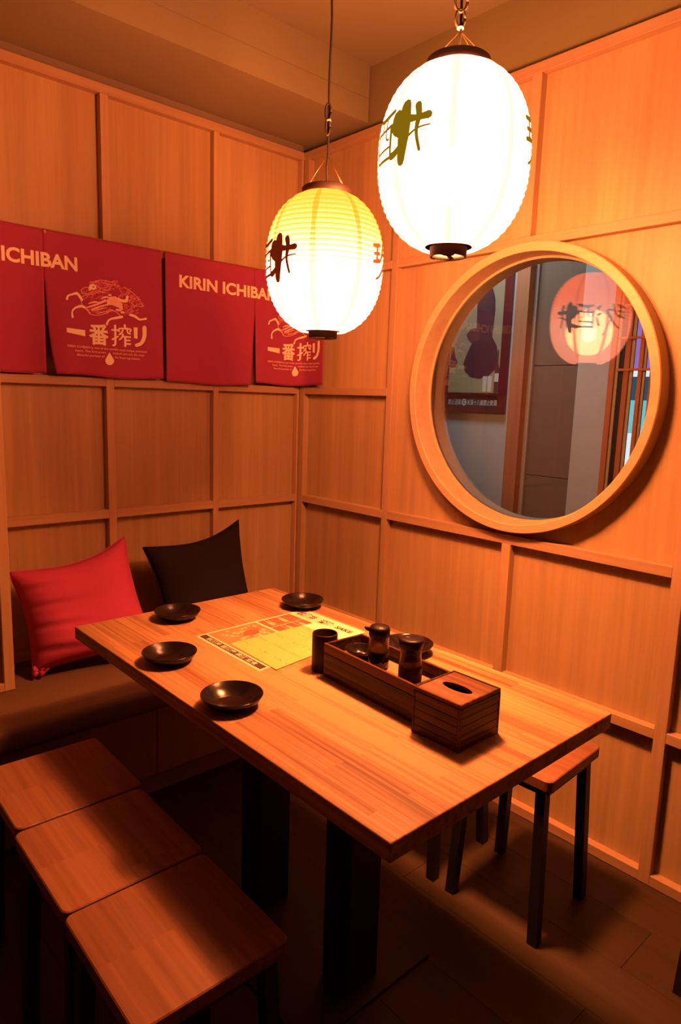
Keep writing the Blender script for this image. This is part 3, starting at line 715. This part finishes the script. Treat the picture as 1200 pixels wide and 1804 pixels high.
    for pts, w_ in (([(395, 300), (400, 262), (450, 238), (525, 230)], 5), ([(393, 300), (415, 365), (455, 400), (490, 442), (560, 450), (640, 432), (720, 396)], 6),
                    ([(410, 225), (400, 190), (425, 165), (470, 160)], 6), ([(410, 222), (450, 225), (500, 212)], 5), ([(430, 355), (450, 385), (480, 430)], 6),
                    ([(560, 430), (640, 415), (700, 395), (760, 420), (800, 455)], 6), ([(520, 110), (580, 86), (650, 92), (720, 108)], 4), ([(840, 160), (900, 190), (980, 250), (1060, 360)], 4),
                    ([(600, 100), (680, 130), (760, 140)], 3), ([(560, 150), (620, 180), (690, 190)], 3), ([(560, 190), (620, 215), (670, 220)], 3), ([(900, 300), (960, 350), (1050, 365)], 4)):
        flat(mid, stroke(pts, w_, sub=3), lambda u, v: E(u, v, D*.85))
    for pts, w_ in (([(445, 372), (520, 348), (590, 325), (660, 298)], [10, 20, 16, 12]), ([(500, 395), (560, 368), (640, 345), (690, 335)], [14, 18, 16, 10]),
                    ([(470, 328), (530, 312), (580, 318), (640, 292)], [10, 20, 12, 14]), ([(600, 280), (640, 262), (690, 266)], [10, 20, 10]), ([(520, 405), (590, 385), (650, 372)], [6, 10, 6]),
                    ([(665, 290), (665, 345)], 14), ([(760, 395), (795, 398), (820, 385)], 22), ([(815, 420), (835, 422)], 24), ([(680, 240), (700, 240)], 20)):
        flat(mid, stroke(pts, w_, sub=3), lambda u, v: E(u, v, D*.9))
    flat(mid, blob([(665, 285), (700, 256), (750, 254), (790, 285), (822, 330), (830, 372), (800, 382), (750, 358), (700, 342), (665, 345)]), lambda u, v: E(u, v, D*.9))
    obj('body_print', mid, M_PRINT3, t)
    sc_ = MB()
    for r in range(6):
        for c in range(7):
            x = 682+c*20+(r % 2)*10; y = 272+r*17
            if y < 262+(abs(x-730)*.4) or y > 330+(x-690)*.35 or x > 815: continue
            flat(sc_, stroke([(x-8, y), (x, y+7), (x+8, y)], 3, sub=2), lambda u, v: E(u, v, D*1.2))
    obj('scale_pattern', sc_, M_PRINT2, t)
    hd = MB(); flat(hd, blob([(470, 168), (485, 132), (520, 122), (548, 140), (552, 168), (530, 188), (500, 183), (480, 196)]), lambda u, v: E(u, v, D)); obj('emblem_head', hd, M_PRINT, t)
    for nm, segs in (('emblem_leg', (([(250, 282), (262, 248), (300, 234), (350, 222), (378, 250), (402, 290)], [22, 20, 20, 28, 26, 24]),)),
                     ('emblem_leg', (([(300, 470), (298, 420), (318, 385), (360, 362), (400, 356), (428, 372)], [24, 17, 19, 24, 30, 18]),)),
                     ('emblem_leg', (([(650, 548), (668, 508), (700, 490), (750, 480), (820, 468)], [22, 20, 20, 26, 26]),)),
                     ('emblem_leg', (([(908, 446), (960, 462), (1010, 495), (1050, 494), (1082, 488)], [24, 28, 20, 18, 24]),)),
                     ('emblem_tail_curl', (([(780, 272), (820, 298), (868, 300), (880, 255)], [12, 26, 34, 24]),))):
        lg = MB()
        for pts, w_ in segs: flat(lg, stroke(pts, w_, sub=4), lambda u, v: E(u, v, D))
        obj(nm, lg, M_PRINT, t)
    dr = [(670, 845)]+[(672+48*math.sin(a), 935-46*math.cos(a)) for a in [math.radians(q) for q in range(55, 310, 15)]]
    dm = MB(); flat(dm, blob(dr), lambda u, v: E(u, v, D)); obj('water_drop_print', dm, M_PRINT, t)
    ey = MB(); flat(ey, blob([(512, 150), (528, 146), (530, 160), (516, 164)]), lambda u, v: E(u, v, D*1.3)); obj('emblem_eye', ey, M_BANNER, t)
    kj = MB()
    Ks = lambda cx: EX(cx, 0)
    def tf(body, c0, c1, zlo, zhi, bold): flat(kj, textfit(body, Ks(c0), Ks(c1), zlo, zhi, bold), lambda s, z: S(s, z, D))
    flat(kj, blob([(Ks(235), 1.700), (Ks(425), 1.692), (Ks(425), 1.714), (Ks(235), 1.716)]), lambda s, z: S(s, z, D))
    tf('番', 462, 668, 1.664, 1.741, .026)
    for pts, w_ in (([(706, 606), (768, 610)], 20), ([(740, 560), (740, 700), (736, 762), (712, 768)], [24, 24, 22, 18]), ([(708, 706), (768, 676)], 20),
                    ([(848, 556), (850, 590)], 24), ([(786, 624), (788, 592), (908, 598), (906, 626)], [18, 18, 18, 18]), ([(824, 608), (812, 636), (784, 656)], [20, 20, 16]), ([(874, 608), (880, 634), (908, 648)], [20, 18, 16]),
                    ([(826, 654), (812, 688), (786, 708)], [22, 20, 16]), ([(818, 676), (908, 682)], 18), ([(852, 680), (850, 776)], 24), ([(852, 716), (904, 718)], 17), ([(852, 752), (908, 755)], 18)):
        flat(kj, stroke(pts, w_, sub=3), E)
    flat(kj, blob([(946, 578), (990, 580), (988, 700), (950, 692)]), E); flat(kj, stroke([(1065, 583), (1065, 660), (1050, 715), (1020, 752), (976, 768)], [46, 44, 42, 38, 36]), E)
    obj('characters', kj, M_PRINT, t)
    sm = MB()
    def tl(body, c0, c1, z0, z1): flat(sm, textfit(body, Ks(c0), Ks(c1), z0, z1, .008), lambda s, z: S(s, z, D))
    tl("KIRIN ICHIBAN is one of the world's most unique premium", 240, 1090, 1.6465, 1.6575)
    tl('beers. The first press', 318, 632, 1.6325, 1.6430); tl('method uses only the most', 710, 1062, 1.6325, 1.6430)
    tl('flavorful portion of', 335, 618, 1.6175, 1.6280); tl('the finest ingredients.', 728, 1018, 1.6175, 1.6280)
    obj('small_lettering', sm, M_PRINT3, t)
    if with_grommet:
        g = MB(); c = Vector(S(s1+.008, 2.036, .002))
        g.lathe([(.0022, 0), (.0045, 0), (.0048, .001), (.0022, .001)], 16, (0, 0, 0), 'z', close=True)
        g.v = [(c.x+v[0], c.y-v[2], c.z+v[1]) for v in g.v]; obj('grommet', g, M_BRASS, t)
    return t
def wav1(s, q):
    w_ = .004*math.sin(s*13+.6)*q+.0025*math.sin(s*31)*q
    w_ += .012*q*math.exp(-((s-.50)/.05)**2)-.004*q*math.exp(-((s-.40)/.04)**2)
    if s > .84: w_ += .006*(s-.84)/.05*q
    return w_
def wav2(s, q):
    return .004*math.sin(s*12+2.2)*q+.002*math.sin(s*29+1)*q+.010*q*math.exp(-((s-.40)/.05)**2)+.006*q*math.exp(-((s-.47)/.03)**2)
X1 = -1.606
banner('hanging_banner', 'red cloth beer banner at far left of the back wall, half out of frame',
       [(CX+.012, -.168), (CX+.012, -.050), (CX+.030, -.024), (-1.2, -.022), (-0.721, -.022)], (.331, (.004, .030), (.0, -.004)), lambda s, q: wav1(s+.11, q), True, emb_s=.403, K0=.007, KW=.443)
banner('hanging_banner', 'red cloth beer banner bending round the room corner behind the small lantern',
       [(-0.712, -.022), (-0.4, -.022), (-0.050, -.022), (-0.022, -.058), (-0.022, -.196)], (.432, (.024, .004), (-.012, .0)), wav2, None, False)

# ------------------------------------------------------------------ paper lanterns
HH, H0, RR, NE = 0.191, 0.2015, 0.171, 2.3
def rad(z): return RR*max(0.0, 1-(abs(z)/H0)**NE)**(1/NE)
NR = 27
def make_lantern(key, name, label, inkmat, boost, knot_z, loops, group='cream paper lanterns over the table'):
    L = LAN[key]; t = thing(name, label, 'lantern', L['loc'], 0, group); t.scale = (L['size'],)*3
    prof = []
    for k in range(NR*4+1):
        z = -HH+2*HH*k/(NR*4); ph = (k % 4)/4
        prof.append((rad(z)-.0024*math.sin(math.pi*ph), z))
    obj('paper_shade', MB().lathe(prof, 72), paper(name+'_paper_'+key, boost, -.055), t)
    seam = paper(name+'_seam_'+key, boost, -.055, True)
    for q in range(8):
        az = math.radians(-142+45*q); vs = []; fs = []; n = len(prof)
        for r, z in prof:
            wd = .0125+.002*math.sin(z*60+q)
            for sgn in (-1, 1):
                a = az+sgn*wd/max(r, .05)/1.0*.55; vs.append(((r+.0006)*math.cos(a), (r+.0006)*math.sin(a), z))
        fs = [(2*i, 2*i+1, 2*i+3, 2*i+2) for i in range(n-1)]
        obj('paper_seam', MB().add(vs, fs, True), seam, t)
    rc_ = rad(HH)
    obj('top_cap', MB().lathe([(.040, HH-.004), (rc_+.001, HH-.006), (rc_+.004, HH-.003), (rc_+.004, HH+.015), (rc_, HH+.018), (.044, HH+.018)], 48, close=True), M_CAPW, t)
    br = .042
    obj('base_ring', MB().lathe([(br-.004, -HH-.018), (br, -HH-.018), (br+.001, -HH+.004), (br+.012, -HH+.004), (br-.004, -HH+.004)], 40, close=True), M_CAPW, t)
    hp = MB(); 
    for k in range(3):
        a = k*2.094+.5; hp.box(0, br-.003, -.006, .006, -HH-.012, -HH-.009)
        c, s = math.cos(a), math.sin(a); hp.v[-8:] = [(v[0]*c-v[1]*s, v[0]*s+v[1]*c, v[2]) for v in hp.v[-8:]]
    hp.lathe([(0, -HH-.012), (.014, -HH-.012), (.014, -HH-.009), (0, -HH-.009)], 20)
    obj('base_spokes', hp, M_CAPW, t)
    obj('bulb', MB().lathe([(.0001, -.098), (.015, -.094), (.027, -.080), (.031, -.062), (.028, -.042), (.018, -.020), (.013, .0), (.013, .030), (.0001, .030)], 24), M_BULB, t)
    obj('lamp_socket', MB().lathe([(.0001, .028), (.019, .028), (.019, .075), (.008, .085), (.0001, .085)], 20), M_CAPW, t)
    # bail wires to the hook
    kz = knot_z
    wp = MB()
    for a in (math.radians(135), math.radians(-20), math.radians(-75)):
        p = Vector(((rc_-.002)*math.cos(a), (rc_-.002)*math.sin(a), HH+.006))
        wp.tube([p, p*.5+Vector((0, 0, kz*.5+.002)), Vector((0, 0, kz))], .0009, 6)
    obj('bail_wire', wp, M_WIRE, t)
    zc = (2.836-L['loc'][2])/L['size']
    pts = [(0, 0, .085), (.004, .002, HH+.01), (-.004, -.002, kz-.03), (.002, .0, kz)]
    zz = kz
    while zz < zc-.10:
        zz += .06; pts.append((.003*math.sin(zz*21), .003*math.cos(zz*17), zz))
    pts.append((0, 0, zc-.002))
    obj('cord', MB().tube(pts, .0031, 8), M_CORD, t)
    for lz, h, wd in loops:
        lp = [(wd*math.cos(a)*.72-.002, -wd*math.cos(a)*.66, lz+h*math.sin(a)) for a in [k*math.pi/8 for k in range(17)]]
        obj('cord_loop', MB().tube(lp, .0032, 8), M_CORD, t)
    obj('cord_tie', MB().lathe([(.004, -.002), (.0075, -.002), (.0075, .002), (.004, .002)], 14, (0, 0, loops[0][0]-loops[0][1]*.98), close=True), M_TIE, t)
    obj('ceiling_hook', MB().lathe([(.0001, zc-.020), (.012, zc-.020), (.022, zc-.008), (.024, zc-.0005), (.0001, zc-.0005)], 24), M_CAPW, t)
    # brush characters; local glyph box ~ -0.5..0.5
    well = [([(-.34, .30), (-.30, .12), (-.22, .0)], [.34, .42, .30]), ([(-.12, .50), (-.12, .15), (-.14, -.18), (-.20, -.60)], [.26, .34, .30, .20]),
            ([(-.42, .10), (-.15, .20), (.2, .18), (.46, .20)], [.2, .22, .12, .17]), ([(-.50, -.44), (-.36, -.40), (-.12, -.22), (.20, -.04), (.50, .0)], [.16, .15, .07, .04, .03]),
            ([(.20, .44), (.24, .22), (.20, -.10), (.28, -.46)], [.16, .14, .08, .07])]
    sake = [([(-.48, .40), (-.38, .30)], [.10, .12]), ([(-.50, .10), (-.40, .04)], [.08, .10]), ([(-.46, -.38), (-.36, -.08)], [.11, .06]),
            ([(-.20, .44), (.05, .40), (.42, .48)], [.07, .11, .10]), ([(-.20, .16), (-.22, -.48)], [.08, .07]), ([(-.20, .14), (.10, .16), (.38, .20)], [.06, .06, .08]),
            ([(.38, .18), (.36, -.46)], [.10, .06]), ([(-.22, -.46), (.36, -.44)], [.06, .07]), ([(-.18, -.26), (.34, -.22)], [.05, .05]),
            ([(.02, .42), (.0, .10), (-.08, -.06)], [.06, .05, .03]), ([(.18, .42), (.18, .0), (.30, -.06)], [.06, .05, .04])]
    jiu = [([(-.50, .42), (-.30, .44), (-.14, .48)], [.10, .12, .10]), ([(-.46, .20), (-.18, .24)], [.09, .10]), ([(-.50, -.02), (-.20, .04)], [.09, .12]), ([(-.32, .44), (-.34, .0)], [.09, .10]),
           ([(.10, .50), (.0, .22), (-.16, .0)], [.10, .12, .05]), ([(.06, .26), (.34, .24), (.20, -.04), (-.10, -.36), (-.30, -.46)], [.07, .11, .12, .08, .05]), ([(.14, -.02), (.26, -.40), (.34, -.62), (.42, -.76)], [.06, .07, .06, .09])]
    LT = []
    for glyph, azs in ((well, (6, -174)), (sake, (-25, 156)), (jiu, (-62, 119))):
        for azd in azs:
            mb = MB(); az = math.radians(azd); sz = .098; z0 = -.004 if key == 'small' else .018
            for pts_, w_ in glyph:
                vs, fs = stroke(pts_, w_, sub=5)
                out = []
                for x_, y_ in vs:
                    zz = z0+y_*sz; rr = rad(zz)+.0016; a = az+x_*sz/RR
                    out.append((rr*math.cos(a), rr*math.sin(a), zz))
                mb.add(out, fs)
            obj('brush_character', mb, inkmat, t)
    lamp(name+'_light', 'POINT', (0, 0, -.055), L['power'], LAMP_COL if key == 'small' else LAMP_COL2, .10, parent=t)
    return t
make_lantern('small', 'paper_lantern', 'smaller-looking cream paper lantern on a long black cord, nearer the corner', M_INKS, 1.0, .297, ((.410, .022, .008), (.372, .022, .006)))
make_lantern('big', 'paper_lantern', 'large blazing white paper lantern hanging nearer the viewer at upper right', M_INKB, 4.5, .268, ((.292, .018, .010), (.325, .020, .014)))

# ------------------------------------------------------------------ dishes
def make_dish(label, loc, R, H, group, rz=0):
    prof = [(.0001, .004), (R*.52, .004), (R*.60, .0065), (R*.85, H*.62), (R*.975, H-.001), (R, H), (R*1.005, H-.0018), (R*.90, H*.50), (R*.64, .0035), (R*.60, 0.0), (R*.54, 0.0), (R*.52, .0018), (.0001, .0018)]
    t = thing('dish', label, 'dish', loc, rz, group)
    obj('bowl', MB().lathe(prof, 56), M_LAQ, t)
    return t
TT = .8002; TS = 0.9322   # size factor of the small tableware
g = 'black lacquer dishes set on the table'
d0 = make_dish('black lacquer dish at the table edge nearest the cushions', (-1.0542, -0.7360, TT), .0755, .031, g)
dup(d0, (-0.6617, -0.8693, TT), .3, 'black lacquer dish at the far right corner beside the paper menu', g)
dup(d0, (-1.2416, -1.0353, TT), .9, 'black lacquer dish in the middle of the table left edge', g)
dup(d0, (-1.2565, -1.3531, TT), 1.3, 'black lacquer dish on the left edge nearest the viewer', g)
dup(d0, (-0.6878, -1.3709, TT), 1.9, 'black lacquer dish half hidden behind the two condiment bottles', g)

# ------------------------------------------------------------------ condiment tray
tr = thing('condiment_tray', 'open dark burnt-wood tray holding bottles and a small bowl', 'tray', (-0.9288, -1.5149, TT), -.047)
a, b_ = .068, .1705
obj('side_plank', MB().box(-a, -a+.008, -b_, b_, .0, .066, .001), MW_BURNT, tr); obj('side_plank', MB().box(-a, -a+.008, -b_, b_, .0675, .093, .001), MW_BURNT, tr)
obj('side_plank', MB().box(a-.008, a, -b_, b_, .0, .066, .001), MW_BURNT, tr); obj('side_plank', MB().box(a-.008, a, -b_, b_, .0675, .093, .001), MW_BURNT, tr)
for s in (-1, 1):
    obj('end_plank', MB().box(-a+.0081, a-.0081, s*b_, s*(b_-.008), 0, .093, .001), MW_BURNT, tr)
obj('tray_floor', MB().box(-a+.0082, a-.0082, -b_+.0082, b_-.0082, .052, .058), MW_TABLE, tr)

TF = TT+.0588*TS
so = thing('soy_sauce_bottle', 'glass soy sauce bottle with dark spouted cap in the tray', 'bottle', (-0.9302, -1.4920, TF))
obj('glass_body', MB().lathe([(.0001, 0), (.024, 0), (.0265, .003), (.0265, .055), (.0255, .085), (.0255, .088), (.0235, .088), (.0235, .056), (.0245, .005), (.0001, .004)], 36), M_JAR, so)
obj('soy_sauce', MB().lathe([(.0001, .0005), (.0245, .0006), (.0270, .0035), (.0270, .046), (.0250, .0462), (.0001, .0462)], 32), M_SOY, so)
cp = MB().lathe([(.0001, .086), (.0260, .084), (.0275, .087), (.0275, .104), (.024, .110), (.010, .1135), (.0001, .114)], 36)
cp.tube([(-.022, .012, .103), (-.031, .017, .1065), (-.034, .019, .110)], [.006, .0045, .003], 8)
obj('cap', cp, M_SHLID, so)
sk = thing('spice_shaker', 'glass shaker of red chilli powder with flat brown lid', 'shaker', (-0.9246, -1.5899, TF))
obj('glass_body', MB().lathe([(.0001, 0), (.027, 0), (.0290, .003), (.0285, .045), (.0262, .055), (.0262, .085), (.0242, .085), (.0242, .054), (.0262, .044), (.0268, .005), (.0001, .004)], 36), M_JAR, sk)
obj('powder', MB().lathe([(.0001, .0005), (.0275, .0006), (.0295, .0035), (.0293, .037), (.0001, .038)], 32), M_SPICE, sk)
obj('powder_film', MB().lathe([(.0232, .052), (.0236, .056), (.0236, .080), (.0232, .080)], 32, close=True), simple('chili_film', (0.22, 0.075, 0.035), 0.9), sk)
lid = MB().lathe([(.0001, .085), (.0275, .083), (.0285, .086), (.0325, .103), (.0315, .106), (.024, .1085), (.0001, .109)], 40)
obj('lid', lid, M_SHLID, sk)
obj('shaker_hole', MB().lathe([(.0001, .1095), (.0045, .1095), (.005, .1088)], 14, (-.006, .008, 0)), M_INKD, sk)
bw = make_dish('small black sauce bowl inside the tray at its far end', (-0.9078, -1.4119, TF), .040, .024, None); bw['category'] = 'bowl'; bw.name = 'sauce_bowl'; bw.location.x -= .010; bw.location.y -= .004

tx = thing('tissue_box', 'dark burnt-wood tissue box with oval slot in lid', 'tissue box', (-0.9572, -1.7517, TT), .01)
hx, hy = .0735, .0665
for k, (z0, z1) in enumerate(((0, .019), (.0195, .038), (.0385, .057), (.0575, .076), (.0765, .0985))):
    for s in (-1, 1):
        obj('side_plank', MB().box(s*hx, s*(hx-.007), -hy+.0062, hy-.0062, z0, z1, .0008), MW_BURNT, tx)
        obj('end_plank', MB().box(-hx+.0062, hx-.0062, s*hy, s*(hy-.006), z0, z1, .0008), MW_BURNTX, tx)
for sx in (-1, 1):
    for sy in (-1, 1):
        obj('corner_post', MB().box(sx*(hx+.0006), sx*(hx-.006), sy*(hy+.0006), sy*(hy-.006), 0, .0995, .001), MW_BURNT, tx)
# lid with oval slot
mb = MB(); n = 64; ia = []; oa = []
for k in range(n):
    an = 2*math.pi*k/n; c, s = math.cos(an), math.sin(an); X, Y = hx-.003, hy-.003
    tt = min(X/abs(c) if abs(c) > 1e-6 else 1e9, Y/abs(s) if abs(s) > 1e-6 else 1e9)
    ia.append((.017*c-.000, .040*s)); oa.append((tt*c, tt*s))
vs = [(*p, .1065) for p in ia]+[(*p, .1065) for p in oa]+[(*p, .099) for p in ia]+[(*p, .099) for p in oa]
fs = []
for i in range(n):
    j = (i+1) % n; fs += [(i, n+i, n+j, j), (2*n+i, 2*n+j, 3*n+j, 3*n+i), (i, j, 2*n+j, 2*n+i), (n+i, 3*n+i, 3*n+j, n+j)]
ld = obj('lid', mb.add(vs, fs), MW_LID, tx, label='lighter brown lid with oval slot')
rm = MB().box(-hx, hx, -hy, -hy+.005, .0995, .1085, .001).box(-hx, hx, hy-.005, hy, .0995, .1085, .001).box(-hx, -hx+.005, -hy+.005, hy-.005, .0995, .1085, .001).box(hx-.005, hx, -hy+.005, hy-.005, .0995, .1085, .001)
obj('rim_moulding', rm, MW_BURNT, tx)

cu = thing('toothpick_cup', 'dark brown cylindrical cup beside the far end of tray', 'cup', (-0.9540, -1.3214, TT))
obj('cup_body', MB().lathe([(.0001, 0), (.034, 0), (.0352, .002), (.0352, .103), (.0345, .1055), (.0325, .1055), (.0315, .103), (.0315, .008), (.0001, .006)], 44), M_CUP, cu)

# ------------------------------------------------------------------ paper menus on the table
def quadmap(q):   # q: corners (u0v0, u1v0, u1v1, u0v1) xy
    def f(u, v, z=0.0):
        x = q[0][0]*(1-u)*(1-v)+q[1][0]*u*(1-v)+q[2][0]*u*v+q[3][0]*(1-u)*v
        y = q[0][1]*(1-u)*(1-v)+q[1][1]*u*(1-v)+q[2][1]*u*v+q[3][1]*(1-u)*v
        return (x-q[0][0], y-q[0][1], z)
    return f
def sheetq(f, z, th=.0004):
    mb = MB(); c = [f(0, 0, z), f(1, 0, z), f(1, 1, z), f(0, 1, z)]; d = [f(0, 0, z+th), f(1, 0, z+th), f(1, 1, z+th), f(0, 1, z+th)]
    return mb.add(c+d, [(3, 2, 1, 0), (4, 5, 6, 7), (0, 1, 5, 4), (1, 2, 6, 5), (2, 3, 7, 6), (3, 0, 4, 7)])
# u runs along +x from the dark title bar to the white strip; v along +y (far)
qa = [(-1.0961, -1.2338), (-0.6701, -1.1816), (-0.6748, -0.8973), (-1.0924, -0.9094)]
fa = quadmap(qa)
m1 = thing('menu_sheet', 'large photo placemat menu lying under the yellow menu', 'menu', (qa[0][0], qa[0][1], TT))
obj('paper', sheetq(fa, 0.0002), M_PAPER, m1)
def rect(mb, f, u0, u1, v0, v1, z): mb.add([f(u0, v0, z), f(u1, v0, z), f(u1, v1, z), f(u0, v1, z)], [(0, 1, 2, 3)])
mb = MB(); rect(mb, fa, .09, .50, .025, .975, .0008); obj('food_photo', mb, M_PHOTO, m1)
mb = MB(); rect(mb, fa, .52, .83, .025, .975, .0008); obj('shelf_photo', mb, M_PHOTO2, m1)
mb = MB(); rect(mb, fa, .02, .075, .025, .975, .0008); obj('title_bar', mb, M_INKD, m1)
mb = MB()
vs, fs2 = textfit('玖酒井 居酒屋 清酒 定食', .12, .88, .028, .068, .02)
mb.add([fa(z_, 1-x_, .0011) for x_, z_ in vs], fs2); obj('title_lettering', mb, M_PAPER, m1)
mb = MB(); rn = random.Random(3)
for k in range(46):
    u = .16+.30*rn.random(); v = .55+.38*rn.random(); r = rn.uniform(.008, .026)
    flat(mb, blob([(u+r*math.cos(a*.785)*.8, v+r*math.sin(a*.785)*1.1) for a in range(8)]), lambda x_, y_: fa(x_, y_, .0010+.000002*k))
for k in range(20):
    u = .12+.12*rn.random(); v = .08+.35*rn.random(); r = rn.uniform(.01, .02)
    flat(mb, blob([(u+r*math.cos(a*.785), v+r*math.sin(a*.785)) for a in range(8)]), lambda x_, y_: fa(x_, y_, .0010+.000002*k))
obj('food_picture', mb, M_PHOTO3, m1)
mb = MB(); flat(mb, blob([(.27, .72), (.33, .68), (.40, .70), (.42, .78), (.37, .83), (.30, .80)]), lambda x_, y_: fa(x_, y_, .0014))
for k in range(9):
    a = k*.7; flat(mb, stroke([(.42, .84), (.42+.05*math.cos(a), .84+.07*math.sin(a))], .006, sub=1), lambda x_, y_: fa(x_, y_, .0014))
obj('food_dark_print', mb, M_PHOTO2, m1)  # dark brown printed shapes in the food picture
mb = MB()
for k, (u, v) in enumerate(((.56, .86), (.62, .62), (.68, .86), (.74, .62))):
    flat(mb, blob([(u, v-.08), (u+.035, v-.08), (u+.035, v+.02), (u+.022, v+.06), (u+.022, v+.11), (u+.013, v+.11), (u+.013, v+.06), (u, v+.02)]), lambda x_, y_: fa(x_, y_, .0012))
for u in (.60, .715): rect(mb, fa, u, u+.006, .03, .97, .0010)
rect(mb, fa, .52, .83, .735, .75, .0010)
obj('bottle_picture', mb, M_PHOTO3, m1)
for body, a_, b_, c_, d_ in (('玖酒井', .06, .34, .865, .955), ('清酒', .42, .60, .860, .950), ('SAKE', .68, .92, .885, .935)):
    vs, fs2 = textfit(body, a_, b_, c_, d_, .035)
    obj('strip_lettering', MB().add([fa(z_, 1-x_, .0011) for x_, z_ in vs], fs2), M_INKD, m1)
qb = [(-1.0579, -1.2543), (-0.7214, -1.2049), (-0.7307, -1.0259), (-1.0486, -1.0241)]
fb = quadmap(qb)
m2 = thing('menu_sheet', 'bright yellow paper order menu lying on the placemat', 'menu', (qb[0][0], qb[0][1], TT+.0018))
obj('paper', sheetq(fb, 0.0), M_YEL, m2)
mb = MB(); rect(mb, fb, .83, 1.0, 0, 1, .0006); obj('pale_band', mb, M_YELW, m2)
mb = MB(); rn = random.Random(9)
for col in range(5):
    u = .13+col*.165
    for k in range(17):
        if rn.random() < .62 and not (k % 6 == 5): rect(mb, fb, u, u+rn.uniform(.005, .011), .04+k*.055, .04+k*.055+rn.uniform(.02, .035), .0007)
obj('printed_lines', mb, M_PHOTO2, m2, kind='stuff')
mb = MB()
for k in range(3): rect(mb, fb, .30+.2*k, .303+.2*k, .04, .96, .0007)
rect(mb, fb, .06, .8, .5, .505, .0007)
obj('grid_lines', mb, M_PHOTO, m2)
for o in sc.collection.objects:      # tableware is modelled at full size, then set to the size seen
    if o.parent is None and o.name.split('.')[0] in ('dish', 'condiment_tray', 'soy_sauce_bottle', 'spice_shaker', 'sauce_bowl', 'tissue_box', 'toothpick_cup'): o.scale = (TS, TS, TS)
